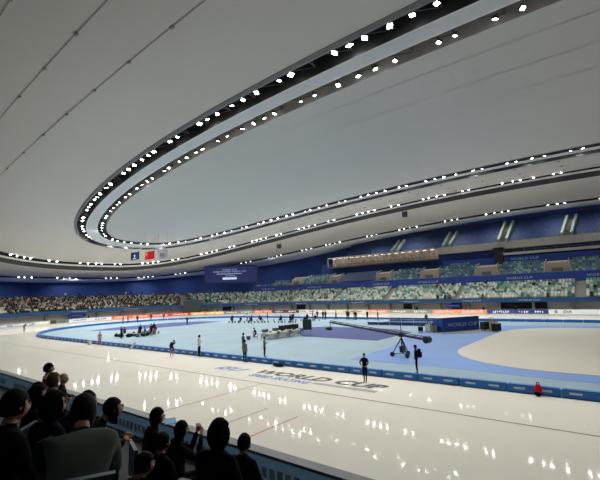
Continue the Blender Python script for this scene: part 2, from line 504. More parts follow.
# dark doorways in the concourse wall
for u0, u1, lab in ((-17.6, -15.4, 'narrow dark doorway left of the blue and white adverts'), (-8.2, 0.2, 'wide dark doorway above the deep blue advert board'), (-60.5, -57.6, 'dark doorway above the white advert near the benches'),
                    (-28.6, -26.4, 'small black screen above the green-grey adverts'), (-83, -79.5, 'dark doorway behind people at the bend')):
    mb = MB(); mb.box((0, 0, 0), (u1 - u0, 0.12, 1.35)); mb.box((0, -0.08, 0.66), (u1 - u0 + .2, 0.06, 0.1), 1); 
    for sx in (-1, 1): mb.box((sx * (u1 - u0) / 2, -0.08, 0), (0.1, 0.06, 1.35), 1)
    um = (u0 + u1) / 2
    tag(mb.build('doorway_panel', [m_black, m_concd], None, False, P(41.8, um, 1.75), ang(um)), lab, 'doorway')
for u, w, lab in ((-16.9, 3.2, 'small blue banner hung above the salmon advert board'), (-121.2, 4.2, 'small navy banner hung at the left bend above the adverts')):
    mb = MB(); mb.box((0, 0, 0), (w, 0.08, 0.75)); mb.tube((-w / 2, 0, .4), (w / 2, 0, .4), 0.04, n=5)
    o = mb.build('hanging_banner', m_banner, None, False, P(40.6, u, 1.75), ang(u)); tag(o, lab, 'banner')
    q = link('lettering', text_mesh('WORLD CUP', 0.34, 0.01, m_text, sx=1.3), o); q.location = (0, -0.06, 0); q.rotation_euler = (PI / 2, 0, 0)

# upper tier (starts where the bend ends)
NR2 = 7
U2A = -76.0
prof = [(47.5, 6.1, 0), (47.5, 7.9, 1)]
for i in range(NR2):
    r0 = 47.7 + 0.76 * i; z0 = 7.75 + 0.40 * i
    prof += [(r0, z0, 1), (r0 + 0.76, z0, 1)]
prof.append((53.1, 10.6, 1))
prof.append((56, 10.6, 1))
struct('floor_upper_tier', ring_loft(prof, urange(-66, 40, 2.0)), [m_banner, m_conc])
for n_, (a_, b_) in enumerate(((-71, -66), (-76, -71))):
    kk = 5 if n_ == 0 else 9
    pr = prof[:2 + (2 * (4 if n_ == 0 else 1))] + [(prof[1 + 2 * (4 if n_ == 0 else 1)][0], 6.1, 1)]
    struct('floor_upper_tier_step', ring_loft(pr, urange(a_, b_, 2.0)), [m_banner, m_conc])
g = thing('fascia_band', 'deep blue banner along the front of the upper seating tier', 'fascia', (0, 0, 0))
ring_loft([(47.35, 6.15, 0), (47.35, 8.05, 0), (47.6, 8.05, 0)], urange(-76, 40, 2.0)).build('panel', m_banner, g)
for u in (-71.5, -58, -37, -24.5, -5.0, 9):
    o = link('lettering', text_mesh('WORLD CUP', 0.62, 0.01, m_text, 0.15, sx=1.35), g); o.location = P(47.3, u, 7.15); o.rotation_euler = (PI / 2, 0, ang(u))
g = thing('fascia_band', 'highest blue banner below the pale ledge and grey walkway', 'fascia', (0, 0, 0))
for a_, b_ in ((-22.5, -10.6), (-8.6, 34)):
    ring_loft([(53.2, 10.6, 0), (53.2, 12.2, 0), (53.5, 12.2, 0)], urange(a_, b_, 2.0)).build('panel', m_banner, g)
o = link('lettering', text_mesh('WORLD CUP', 0.7, 0.01, m_text, 0.15, sx=1.35), g); o.location = P(53.15, -4.5, 11.5); o.rotation_euler = (PI / 2, 0, 0)
o = link('lettering', text_mesh('WORLD CUP', 0.6, 0.01, m_text, 0.15, sx=1.3), g); o.location = P(53.15, -18.5, 11.3); o.rotation_euler = (PI / 2, 0, 0)
# covered blue seat block in the middle of the upper tier
mb = ring_loft([(48.0, 8.35, 0), (52.9, 11.0, 0), (53.0, 10.6, 0)], urange(-50.5, -39.5, 1.0)); 
tag(mb.build('seat_cover_sheet', m_cover), 'dark blue sheet covering a block of upper tier seats', 'seat cover')
# gallery above upper tier
struct('wall_gallery', ring_loft([(56, 10.6, 0), (56, 14.0, 0)], urange(-60, 40, 2.0)), m_wall)
struct('trim_30', ring_loft([(53.4, 12.6, 0), (53.4, 13.15, 0), (54.6, 13.15, 0), (54.6, 12.6, 0)], urange(-8.8, 34, 2.0)), mat('ledge_pale', (188, 184, 176), 0.6))
struct('wall_walkway', ring_loft([(54.8, 14.2, 0), (54.8, 15.9, 0), (57, 15.9, 0), (57, 14.2, 0), (54.8, 14.2, 0)], urange(-24.0, 36, 2.0)), m_conc)
struct('wall_top_tier', ring_loft([(55.2, 15.9, 0), (60.2, 21.8, 0), (60.2, 26, 0)], urange(-52, 40, 2.0)), m_cover)
g = thing('gallery_railing', 'thin metal railing under the grey walkway at far right', 'railing', (0, 0, 0))
mb = MB()
us_ = urange(-8.5, 12, 2.0)
for u in us_: mb.tube(P(53.6, u, 13.1), P(53.6, u, 14.1), 0.05, n=4)
mb.build('post_row', m_steel, g)
mb = MB()
for z in (13.6, 14.1): mb.tube(P(53.6, -8.5, z), P(53.6, 12, z), 0.035, n=4)
mb.build('handrail', m_steel, g)
# media gallery box with warm interior
g = thing('commentary_box', 'long glazed commentary box with warm interior above the upper tier', 'commentary box', (0, 0, 0))
ub = urange(-57, -24.4, 2.0)
fl = MB(); 
for a_, b_ in zip(ub[:-1], ub[1:]):
    mid = (a_ + b_) / 2; L = (P(54.5, a_) - P(54.5, b_)).length * 1.02
    fl.box(P(54.6, mid, 12.95), (L, 2.8, 0.25), 0, ang(mid))
fl.build('floor_slab', m_concd, g)
fl = MB()
for a_, b_ in zip(ub[:-1], ub[1:]):
    mid = (a_ + b_) / 2; L = (P(54.5, a_) - P(54.5, b_)).length * 1.02
    fl.box(P(54.6, mid, 15.75), (L, 2.8, 0.25), 0, ang(mid))
fl.build('roof_slab', m_conc, g)
fl = MB()
for a_, b_ in zip(ub[:-1], ub[1:]):
    mid = (a_ + b_) / 2; L = (P(54.5, a_) - P(54.5, b_)).length * 1.02
    fl.box(P(55.8, mid, 14.35), (L, 0.1, 2.6), 0, ang(mid))
fl.build('back_wall', mat('beige_wall', (206, 186, 172), 0.7, noise=0.4, scale=0.9), g)
for u in ub:
    mb = MB(); mb.box((0, 0, 0), (0.14, 0.14, 2.7)); mb.build('mullion', m_conc, g, False, P(53.3, u, 14.35), ang(u))
mb = MB(); 
for a_, b_ in zip(ub[:-1], ub[1:]): mb.tube(P(53.25, a_, 13.7), P(53.25, b_, 13.7), 0.06, n=4)
mb.build('rail', m_steel, g)
mb = MB()
for a_, b_ in list(zip(ub[:-1], ub[1:])):
    mid = (a_ + b_) / 2; mb.box(P(54.9, mid, 15.58), (1.1, 0.25, 0.05), 0, ang(mid))
mb.build('ceiling_lamp', mat('gallery_light', (255, 236, 222), 0.5, emit=2.2), g)
for i, u in enumerate(urange(-55.5, -26, 1.7)):
    rn = random.Random(i)
    mb = MB(); mb.box((0, 0, 0.35), (1.2, 0.6, 0.06)); mb.box((-.5, 0, 0), (0.06, 0.5, 0.7)); mb.box((.5, 0, 0), (0.06, 0.5, 0.7)); mb.box((rn.uniform(-.3, .3), 0.1, 0.6), (0.45, 0.05, 0.35))
    o = mb.build('commentary_desk', mat('desk_pale', (205, 196, 186), 0.6), None, False, P(54.2, u, 13.43), ang(u))
    tag(o, 'pale commentary desk inside the glazed gallery box', 'desk', 'commentary desks')
# vomitory portals in the upper tier
for i, (u, w) in enumerate(((-64.0, 3.4), (-52.3, 3.6), (-37.0, 4.4), (-24.6, 4.8), (-11.6, 5.0), (1.8, 4.8), (15, 4.8))):
    lab = ['grey concrete stair portal at the low end of the upper tier', 'grey stair portal left of the dark blue seat cover', 'grey stair portal right of the dark blue seat cover',
           'grey stair portal below the right end of the commentary box', 'grey stair portal beside the dark column under the walkway', 'grey stair portal with pale post at the far right edge', 'grey stair portal past the right edge'][i]
    t = thing('stair_portal', lab, 'stair portal', P(50.5, u, 8.6), ang(u))
    zz = 8.6
    h = 1.9 if i else 1.2
    mb = MB()
    vs = []
    for y_, zt in ((-1.6, h * 0.72), (1.8, h)):
        vs += [(-w / 2, y_, -1.2), (w / 2, y_, -1.2), (w / 2 - 0.55, y_, zt), (-w / 2 + 0.55, y_, zt)]
    mb.add(vs, [(0, 1, 2, 3), (7, 6, 5, 4), (0, 4, 5, 1), (1, 5, 6, 2), (2, 6, 7, 3), (3, 7, 4, 0)])
    mb.build('hood', mat('portal_grey', (146, 138, 126), 0.7), t)
    mb = MB(); mb.box((0, -1.63, -0.1), (w * 0.4, 0.06, 0.9)); mb.build('opening', m_concd, t)
    for sx in (-1, 1):
        mb = MB(); mb.tube((sx * w / 2, -1.7, -0.6), (sx * (w / 2 - 0.4), -1.5, h * 0.9), 0.07, n=5); mb.tube((sx * (w / 2 - .4), -1.5, h * .9), (sx * (w / 2 - .4), 1.6, h + .5), 0.05, n=5)
        mb.build('handrail', mat('rail_pale', (200, 200, 190), 0.5), t)
# dark column between the banners and the walkway
mb = MB(); mb.box((0, 0, 1.9), (1.7, 1.2, 3.8)); mb.box((0, -0.5, 3.9), (2.3, 2.0, 0.2))
tag(mb.build('dark_column', m_black, None, False, P(53.8, -9.6, 10.4), 0), 'dark column between two high blue banners under the walkway', 'column')
# stair flights climbing the covered top tier
for u, s_, lab in ((-36.2, 0.9, 'metal stair flight on the blue top tier above the commentary box'), (-22.0, 1.05, 'metal stair flight on the blue top tier, middle of the three'), (-9.0, 1.3, 'largest metal stair flight on the blue top tier'), (3.5, 1.2, 'metal stair flight on the blue top tier at the right edge')):
    t = thing('stair_flight', lab, 'stairs', P(55.0, u, 15.9), 0)
    for k_, x in enumerate((-.9, .8)):
        mb = MB()
        mb.add([(x, -.4, 0), (x + .5, -.4, 0), (x + .5 + 1.1, 2.9 * s_ , 3.4 * s_), (x + 1.1, 2.9 * s_, 3.4 * s_), (x, -.4, 0.7), (x + .5, -.4, 0.7), (x + .5 + 1.1, 2.9 * s_, 4.1 * s_), (x + 1.1, 2.9 * s_, 4.1 * s_)],
               [(0, 3, 2, 1), (4, 5, 6, 7), (0, 1, 5, 4), (1, 2, 6, 5), (2, 3, 7, 6), (3, 0, 4, 7)])
        mb.build('balustrade', mat('balustrade', (112, 128, 118), 0.5, noise=0.2), t)
    mb = MB()
    for j in range(9):
        mb.box((0.35 + j * .12, 0.2 + j * 0.33 * s_, 0.2 + j * .36 * s_), (2.0, 0.34, 0.3))
    mb.build('steps', m_concd, t)

# ------------------------------------------------------------------ seats
SEATC = [('seat_cream', (206, 206, 190)), ('seat_pale_green', (140, 176, 160)), ('seat_teal', (78, 124, 124)), ('seat_white', (226, 228, 222))]
m_seats = [mat(n, c, 0.45, noise=0.05) for n, c in SEATC]
def seat_mb(mb, M4, mi):
    def bx(c, d):
        k = len(mb.v); t = MB(); t.box(c, d)
        mb.add([M4 @ Vector(v) for v in t.v], t.f, mi)
    bx((0, 0, 0.40), (0.44, 0.40, 0.06)); bx((0, 0.20, 0.64), (0.44, 0.06, 0.46))
seat_me = []
for i in range(4):
    mb = MB(); seat_mb(mb, Matrix.Identity(4), 0)
    mb.box((0, 0.05, 0.2), (0.08, 0.3, 0.38))
    seat_me.append(mb.mesh('seat', m_seats[i]))
UP_SEATS = [mat('seat_up_teal', (84, 128, 140), 0.5), mat('seat_up_blue', (60, 92, 128), 0.5), mat('seat_up_pale', (160, 186, 184), 0.5), mat('seat_up_grey', (108, 140, 150), 0.5)]
lower_stuff, upper_stuff = MB(), MB()
rs = random.Random(11)
AISLES = [-94, -78, -62, -48, -33, -16.2, 0.5 + 5, 20]
n_seat = 0
lowspots = []
for i in range(NR1):
    r0 = 40.9 + 0.8 * i; z0 = 3.0 + 0.39 * i
    du = 0.55 * 40.0 / r0
    u = 16.0
    while u > -150:
        stepu = 0.55 if u > -HS else du
        if not any(abs(u - a) < 0.65 for a in AISLES) and not (-94.5 < u < -88.5 and i < 3):
            lowspots.append((r0 + 0.4, u, z0, i))
        u -= stepu
single = [s for s in lowspots if -14.8 < s[1] < 6.4 and s[3] < 8]
single.sort(key=lambda s: (s[0] - (-46)) ** 2 + (s[1] - 10.7) ** 2)
single = set(single[:290])
def seat_col(u, i, r_):
    if u < -92: return r_.choices((0, 1, 2, 3), (6, 2, 2, 2))[0]
    if u < -62: return r_.choices((0, 1, 2, 3), (4, 4, 4, 1))[0]
    return r_.choices((0, 1, 2, 3), (2, 4, 3, 2) if i > 3 else (4, 3, 2, 4))[0]
for s in lowspots:
    r_, u, z, i = s
    c = seat_col(u, i, rs)
    if s in single:
        o = link('stadium_seat', seat_me[c], None, P(r_, u, z), ang(u))
        nm = ('cream', 'pale green', 'teal', 'white')[c]
        rw = ('front', 'second', 'third', 'fourth', 'fifth', 'sixth', 'seventh', 'topmost')[i]
        tag(o, nm + ' plastic seat, ' + rw + ' row of the far lower tier, right of the aisle', 'seat', nm + ' seats, ' + rw + ' row, right of the aisle')
    else:
        seat_mb(lower_stuff, Matrix.Translation(P(r_, u, z)) @ Matrix.Rotation(ang(u), 4, 'Z'), c)
tag(lower_stuff.build('seat_rows', m_seats), 'cream, green and teal seats filling the rest of the lower tier', 'seats', kind='stuff')
for i in range(NR2):
    r0 = 47.7 + 0.76 * i; z0 = 7.75 + 0.40 * i
    u = 26.0
    while u > (-75.5 if i == 0 else (-70.5 if i < 4 else -65.5)):
        bad = any(abs(u - a) < w / 2 + .3 for a, w in ((-64, 3.4), (-52.3, 3.6), (-37, 4.4), (-24.6, 4.8), (-11.6, 5.0), (1.8, 4.8), (15, 4.8))) or -50.6 < u < -39.4
        if not bad:
            seat_mb(upper_stuff, Matrix.Translation(P(r0 + .38, u, z0)) @ Matrix.Rotation(ang(u), 4, 'Z'), rs.choices((0, 1, 2, 3), (4, 3, 2, 3))[0])
        u -= 0.55
tag(upper_stuff.build('seat_rows', UP_SEATS), 'teal and blue seats filling the upper tier', 'seats', kind='stuff')

# ------------------------------------------------------------------ people
def skin_verts(joints, bones, root, sub=1):
    """joints: name->(co, radius); bones: (a, b, mat). returns MB with smooth body"""
    names = list(joints)
    me = D.meshes.new('tmp')
    me.from_pydata([joints[n][0] for n in names], [(names.index(a), names.index(b)) for a, b, _ in bones], [])
    o = D.objects.new('tmp', me); COL.objects.link(o)
    sk = o.modifiers.new('s', 'SKIN'); sk.use_smooth_shade = True
    lay = me.skin_vertices[0].data if me.skin_vertices else None
    if lay is None:
        bm = bmesh.new(); bm.from_mesh(me); bm.verts.layers.skin.verify(); bm.to_mesh(me); bm.free(); lay = me.skin_vertices[0].data
    for i, n in enumerate(names):
        r_ = joints[n][1]; r_ = (r_, r_) if not hasattr(r_, '__len__') else r_
        lay[i].radius = r_; lay[i].use_root = (n == root)
    if sub:
        ss = o.modifiers.new('u', 'SUBSURF'); ss.levels = sub; ss.render_levels = sub
    dg = bpy.context.evaluated_depsgraph_get()
    r = D.meshes.new_from_object(o.evaluated_get(dg))
    mb = MB()
    mb.v = [tuple(v.co) for v in r.vertices]
    segs = [(Vector(joints[a][0]), Vector(joints[b][0]), (joints[a][1], joints[b][1]), m) for a, b, m in bones]
    def rr_(x): return max(x) if hasattr(x, '__len__') else x
    for p in r.polygons:
        c = p.center; best = 1e9; bm_ = 0
        for a, b, (ra, rb), m in segs:
            d = b - a; t = max(0, min(1, (c - a).dot(d) / max(d.length_squared, 1e-9)))
            e = (c - a - d * t).length - (rr_(ra) * (1 - t) + rr_(rb) * t)
            if e < best: best, bm_ = e, m
        mb.f.append(tuple(p.vertices)); mb.m.append(bm_)
    D.objects.remove(o); D.meshes.remove(me); D.meshes.remove(r)
    return mb
# one hand: palm and five fingers, pointing to -Z, palm facing +Y, thumb to +X
hj = {'w': ((0, 0, 0.0), (.026, .018)), 'p': ((0, 0, -.05), (.036, .014)), 'k': ((0, .002, -.085), (.038, .012))}
hb = [('w', 'p', 0), ('p', 'k', 0)]
hand = skin_verts(hj, hb, 'w', 1)
for x, L in ((-.03, .058), (-.011, .072), (.009, .078), (.029, .070)):
    c = skin_verts({'a': ((x, .002, -.075), .010), 'b': ((x * 1.1, .010, -.085 - L * .5), .009), 'c': ((x * 1.1, .028, -.085 - L * .95), .007)}, [('a', 'b', 0), ('b', 'c', 0)], 'a', 1)
    hand.add(c.v, c.f, 0)
c = skin_verts({'a': ((.022, .0, -.03), .012), 'b': ((.052, .012, -.058), .011), 'c': ((.060, .028, -.088), .009)}, [('a', 'b', 0), ('b', 'c', 0)], 'a', 1)
hand.add(c.v, c.f, 0)
def add_head(mb, c, yaw=0.0, pitch=0.0, s=1.0, mi=3, fine=False):
    """head facing local -Y, turned by yaw about Z"""
    M3 = Matrix.Rotation(yaw, 3, 'Z') @ Matrix.Rotation(pitch, 3, 'X')
    nu, nv = (20, 14) if fine else (12, 9)
    t = MB(); t.ball((0, 0, 0), (0.076 * s, 0.096 * s, 0.118 * s), nu, nv)
    vs = []
    for v in t.v:
        x, y, z = v
        if z < -0.02 * s:
            k = 1 - 0.28 * min(1, (-z / s - .02) / .1); x *= k
            y = y * (k + .05) - 0.012 * s
        if y < -0.06 * s and abs(x) < 0.05 * s and -0.01 < z / s < 0.035: y += 0.010 * s
        vs.append(M3 @ Vector((x, y, z)) + Vector(c))
    mb.add(vs, t.f, mi)
    def sub(p, r, m_):
        q = MB(); q.ball(p, r, 8, 5); mb.add([M3 @ Vector(v) + Vector(c) for v in q.v], q.f, m_)
    sub((0, -.098 * s, -.012 * s), (.013 * s, .018 * s, .024 * s), mi)       # nose
    for sx in (-1, 1):
        sub((sx * .077 * s, .006 * s, -.008 * s), (.010 * s, .020 * s, .030 * s), mi)    # ears
        if fine:
            sub((sx * .030 * s, -.083 * s, .012 * s), (.013 * s, .008 * s, .007 * s), 5)  # eyes
            sub((sx * .030 * s, -.086 * s, .030 * s), (.018 * s, .006 * s, .004 * s), 5)  # brows
    if fine: sub((0, -.088 * s, -.052 * s), (.024 * s, .008 * s, .007 * s), 6)           # mouth
    return M3
def hair_mesh(c, yaw, pitch, s, style='short'):
    M3 = Matrix.Rotation(yaw, 3, 'Z') @ Matrix.Rotation(pitch, 3, 'X')
    t = MB(); t.ball((0, 0, 0), (1, 1, 1), 16, 12)
    out = MB(); keep = {}
    vs = []
    for v in t.v:
        x, y, z = v
        g_ = 1.0 + (0.03 * math.sin(9 * x + 5 * z) * math.cos(7 * y))
        p = Vector((x * .088 * g_, y * .108 * g_ + .008, z * .128 * g_ + .008)) * s
        if style == 'long' and p.z < 0 and y > -.15: p.z *= 1.5
        if style == 'hood': p = p * 1.22 + Vector((0, .012, -.01)) * s
        if style == 'cap' and y < -.6 and .0 < z < .45: p.y -= .05 * s; p.z = .035 * s
        vs.append(M3 @ p + Vector(c))
    fs = []
    for f in t.f:
        zc = sum(t.v[i][2] for i in f) / 4; yc = sum(t.v[i][1] for i in f) / 4
        lim = {'short': 0.32 if yc < -.2 else -.55, 'long': .36 if yc < -.25 else -1, 'hood': .48 if yc < -.45 else -1, 'cap': .22 if yc < -.1 else -.35, 'hat': .25 if yc < -.1 else -.15}[style]
        if zc > lim: fs.append(f)
    out.add(vs, fs, 0)
    return out
STAND = dict(pelvis=((0, 0, .96), (.15, .105)), waist=((0, 0, 1.10), (.135, .10)), chest=((0, -.01, 1.33), (.165, .115)), neck=((0, 0, 1.50), .055), skull=((0, -.01, 1.60), .05),
             shoulderL=((-.18, 0, 1.42), .062), elbowL=((-.225, .03, 1.14), .045), wristL=((-.235, -.05, .90), .030),
             shoulderR=((.18, 0, 1.42), .062), elbowR=((.225, .03, 1.14), .045), wristR=((.235, -.05, .90), .030),
             hipL=((-.09, 0, .88), .092), kneeL=((-.10, -.01, .49), .060), ankleL=((-.105, .02, .10), .040), toeL=((-.12, -.17, .04), .036),
             hipR=((.09, 0, .88), .092), kneeR=((.10, -.01, .49), .060), ankleR=((.105, .02, .10), .040), toeR=((.12, -.17, .04), .036))
BONES = [('pelvis', 'waist', 0), ('waist', 'chest', 0), ('chest', 'neck', 0), ('neck', 'skull', 3), ('chest', 'shoulderL', 0), ('shoulderL', 'elbowL', 0), ('elbowL', 'wristL', 0),
         ('chest', 'shoulderR', 0), ('shoulderR', 'elbowR', 0), ('elbowR', 'wristR', 0), ('pelvis', 'hipL', 1), ('hipL', 'kneeL', 1), ('kneeL', 'ankleL', 4), ('ankleL', 'toeL', 2),
         ('pelvis', 'hipR', 1), ('hipR', 'kneeR', 1), ('kneeR', 'ankleR', 4), ('ankleR', 'toeR', 2)]
def pose(**kw):
    d = dict(STAND)
    for k_, v in kw.items():
        d[k_] = (v, d[k_][1])
    return d
HIPS = pose(elbowL=(-.33, .07, 1.17), wristL=(-.18, -.05, 1.05), elbowR=(.21, .10, 1.16), wristR=(.14, -.10, 1.04), kneeL=(-.07, -.01, .49), ankleL=(-.06, .02, .10), toeL=(-.07, -.17, .04), kneeR=(.07, -.01, .49), ankleR=(.06, .02, .10), toeR=(.07, -.17, .04))
FOLD = pose(elbowL=(-.25, -.02, 1.15), wristL=(.02, -.17, 1.18), elbowR=(.25, -.02, 1.15), wristR=(-.04, -.19, 1.24))
WORK = pose(elbowL=(-.24, -.05, 1.14), wristL=(-.14, -.30, 1.18), elbowR=(.24, -.05, 1.14), wristR=(.14, -.30, 1.18))
WALK = pose(kneeL=(-.10, -.16, .52), ankleL=(-.10, -.16, .10), toeL=(-.11, -.35, .05), kneeR=(.10, .04, .50), ankleR=(.10, .28, .14), toeR=(.11, .12, .04), wristL=(-.24, -.20, .98), wristR=(.24, .12, .92))
BEND = pose(pelvis=(0, .18, .86), waist=(0, .10, .98), chest=(0, -.14, 1.12), neck=(0, -.30, 1.20), skull=(0, -.38, 1.26), shoulderL=(-.18, -.18, 1.17), shoulderR=(.18, -.18, 1.17),
            elbowL=(-.24, -.10, .92), wristL=(-.15, -.24, .72), elbowR=(.26, .10, 1.10), wristR=(.12, .26, 1.02), hipL=(-.10, .16, .80), kneeL=(-.12, -.12, .50), ankleL=(-.12, .05, .12), toeL=(-.14, -.14, .04),
            hipR=(.10, .16, .80), kneeR=(.14, -.02, .50), ankleR=(.16, .30, .14), toeR=(.20, .14, .04))
KNEEL = pose(pelvis=(0, .10, .50), waist=(0, .06, .64), chest=(0, -.06, .84), neck=(0, -.13, 1.0), skull=(0, -.17, 1.08), shoulderL=(-.18, -.07, .92), shoulderR=(.18, -.07, .92), elbowL=(-.24, -.2, .70), wristL=(-.14, -.38, .60),
             elbowR=(.24, -.2, .70), wristR=(.14, -.38, .60), hipL=(-.10, .06, .44), kneeL=(-.14, -.34, .46), ankleL=(-.14, -.28, .08), toeL=(-.15, -.45, .04), hipR=(.10, .06, .44), kneeR=(.14, -.24, .10), ankleR=(.13, .20, .09), toeR=(.13, .34, .05))
SIT = pose(pelvis=(0, .05, .50), waist=(0, .05, .66), chest=(0, .0, .90), neck=(0, -.02, 1.07), skull=(0, -.04, 1.17), shoulderL=(-.18, .0, .99), shoulderR=(.18, .0, .99), elbowL=(-.24, -.06, .74), wristL=(-.12, -.30, .66),
           elbowR=(.24, -.06, .74), wristR=(.12, -.30, .66), hipL=(-.10, .02, .48), kneeL=(-.12, -.40, .50), ankleL=(-.12, -.38, .10), toeL=(-.12, -.56, .04), hipR=(.10, .02, .48), kneeR=(.12, -.40, .50), ankleR=(.12, -.38, .10), toeR=(.12, -.56, .04))
LEAN = pose(pelvis=(0, .05, .50), waist=(0, .0, .66), chest=(0, -.16, .86), neck=(0, -.28, .99), skull=(0, -.35, 1.07), shoulderL=(-.19, -.2, .93), shoulderR=(.19, -.2, .93), elbowL=(-.22, -.34, .66), wristL=(-.08, -.50, .74),
            elbowR=(.22, -.34, .66), wristR=(.08, -.50, .74), hipL=(-.10, .02, .48), kneeL=(-.12, -.40, .50), ankleL=(-.12, -.38, .10), toeL=(-.12, -.56, .04), hipR=(.10, .02, .48), kneeR=(.12, -.40, .50), ankleR=(.12, -.38, .10), toeR=(.12, -.56, .04))
m_skin = mat('skin', (196, 150, 126), 0.5)
m_hairb = mat('hair_black', (14, 12, 11), 0.7, spec=0.12)
m_eye = mat('eye_dark', (24, 18, 16), 0.3)
m_lip = mat('lip', (150, 88, 80), 0.5)
def cloth(rgb): return mat('cloth_%d_%d_%d' % rgb, rgb, 0.9, noise=0.12, scale=8, spec=0.08)
def person_mesh(ps, top, legs, shoe, shin=None, head_yaw=0.0, head_pitch=0.0, sub=1, fine=False, bulk=1.0, hands=True):
    j = {k_: (v[0], (v[1] if not hasattr(v[1], '__len__') else v[1])) for k_, v in ps.items()}
    if bulk != 1.0:
        for k_ in ('chest', 'waist', 'pelvis', 'shoulderL', 'shoulderR', 'elbowL', 'elbowR'):
            v = j[k_][1]; j[k_] = (j[k_][0], tuple(x * bulk for x in v) if hasattr(v, '__len__') else v * bulk)
    mb = skin_verts(j, BONES, 'pelvis', sub)
    sk = Vector(ps['skull'][0]); nk = Vector(ps['neck'][0])
    hc = sk + (sk - nk).normalized() * 0.045 + Vector((0, -.012, .0))
    add_head(mb, hc, head_yaw, head_pitch, 1.0, 3, fine)
    if hands:
        for sd in ('L', 'R'):
            w = Vector(ps['wrist' + sd][0]); e = Vector(ps['elbow' + sd][0])
            d = (w - e).normalized(); q = Vector((0, 0, -1)).rotation_difference(d).to_matrix()
            fl = -1 if sd == 'L' else 1
            mb.add([q @ Vector((v[0] * fl, v[1], v[2])) + w for v in hand.v], hand.f if fl == 1 else [tuple(reversed(f)) for f in hand.f], 3)
    me = mb.mesh('body', [cloth(top), cloth(legs), cloth(shoe), m_skin, cloth(shin or legs), m_eye, m_lip], True)
    return me, hc
def person(label, loc, rz, ps, top, legs=(24, 26, 32), shoe=(20, 20, 22), shin=None, hair='short', hair_rgb=None, s=1.0, group=None, hy=0.0, hp=0.0, fine=False, bulk=1.0, sub=1):
    t = thing('person', label, 'person', loc, rz, group)
    t.scale = (s, s, s)
    me, hc = person_mesh(ps, top, legs, shoe, shin, hy, hp, sub, fine, bulk)
    link('body', me, t)
    if hair:
        nm = {'hood': 'hood', 'cap': 'cap', 'hat': 'hat'}.get(hair, 'hair')
        hair_mesh(hc, hy, hp, 1.0, hair).build(nm, cloth(hair_rgb) if hair_rgb else m_hairb, t, True)
    return t
BLK = (22, 23, 28)
# --- figures on the near straight and the infield
person('skater in tight black suit, hands on hips, standing on the ice by the blue pads', (-1.5, -24.95, 0), R(15), HIPS, BLK, BLK, (40, 40, 44), s=0.95, hy=0.2)
t = person('standing person in long black coat with a backpack, near the camera crane', (0.2, -21.3, 0), R(-70), STAND, (22, 24, 34), (20, 20, 26), s=1.03, bulk=1.35)
mb = MB(); mb.box((0, 0.2, 1.28), (0.3, 0.2, 0.5)); mb.box((0, .32, 1.2), (0.24, .08, .28)); mb.build('backpack', cloth((28, 32, 52)), t)
person('person in white jacket and black trousers standing by the blue pads', (-19.3, -23.45, 0), R(170), FOLD, (222, 224, 220), BLK, bulk=1.2, s=1.1)
person('grey-coated person furthest back of the trio by the pads', (-17.3, -19.9, 0), R(160), STAND, (92, 94, 98), (40, 42, 48), bulk=1.1, s=1.05)
person('person in grey-brown jacket standing on the ice, nearest of the trio', (-13.2, -23.6, 0), R(185), STAND, (112, 108, 106), (28, 30, 40), bulk=1.15, s=1.02)
person('person in grey top, rightmost of the trio by the pads', (-13.6, -20.9, 0), R(150), FOLD, (118, 122, 124), (44, 46, 50), bulk=1.05, s=0.98)
person('bending skater in navy jacket with red and white lower legs', (-21.6, -24.7, 0), R(75), BEND, (26, 36, 56), (30, 36, 52), (220, 220, 225), shin=(206, 96, 110), s=1.1)
person('small distant skater in pink and red on the ice by the left pads', (-37.7, -23.8, 0), R(60), WALK, (178, 128, 130), (120, 70, 80), (220, 220, 220), shin=(180, 60, 80), s=0.95)
t = thing('backpack', 'small red and black backpack on the ice against the pads near the right edge', 'bag', (7.2, -23.42, 0), R(20))
mb = MB(); mb.ball((0, 0, .34), (.17, .12, .24), 12, 8); mb.build('bag_body', cloth((206, 30, 42)), t, True)
mb = MB(); mb.ball((-.03, 0, .13), (.16, .12, .13), 12, 8); mb.build('bag_base', cloth((28, 16, 20)), t, True)
mb = MB(); mb.tube((-.06, .0, .55), (-.04, 0, .66), .02, n=5); mb.tube((-.04, 0, .66), (.05, 0, .66), .02, n=5); mb.tube((.05, 0, .66), (.07, 0, .55), .02, n=5); mb.build('handle', m_black, t)
person('dark-clothed person shouldering a camera on the indigo crescent matting', (-54.9, 0.7, 0), R(60), WORK, (26, 28, 38), (24, 26, 36))
person('person in red trousers and dark jacket standing among bags on the left', (-43.9, -13.0, 0), R(30), STAND, (44, 40, 52), (168, 52, 78), s=1.05)
person('dark person standing behind the pads at the left bench', (-43.5, -18.2, 0), R(120), WORK, (40, 44, 50), (34, 38, 44), s=0.95)
person('person in black near the green screen, standing on the infield', (-29.0, 4.6, 0), R(30), STAND, BLK, (26, 26, 32), s=1.05)
person('dark figure at the corner of the blue floor mat near the far hoarding', (-12.5, 13.7, 0), R(30), WORK, (26, 40, 60), (24, 30, 48), s=1.0)
person('person crouching in dark clothes at the left end of the timing table', (-26.0, -9.6, 0), R(-60), KNEEL, (34, 38, 42), (30, 30, 34))
person('skater in red far away at the left end of the track', (-77.5, -19.5, 0), R(100), BEND, (170, 44, 50), (150, 40, 46), s=1.0)
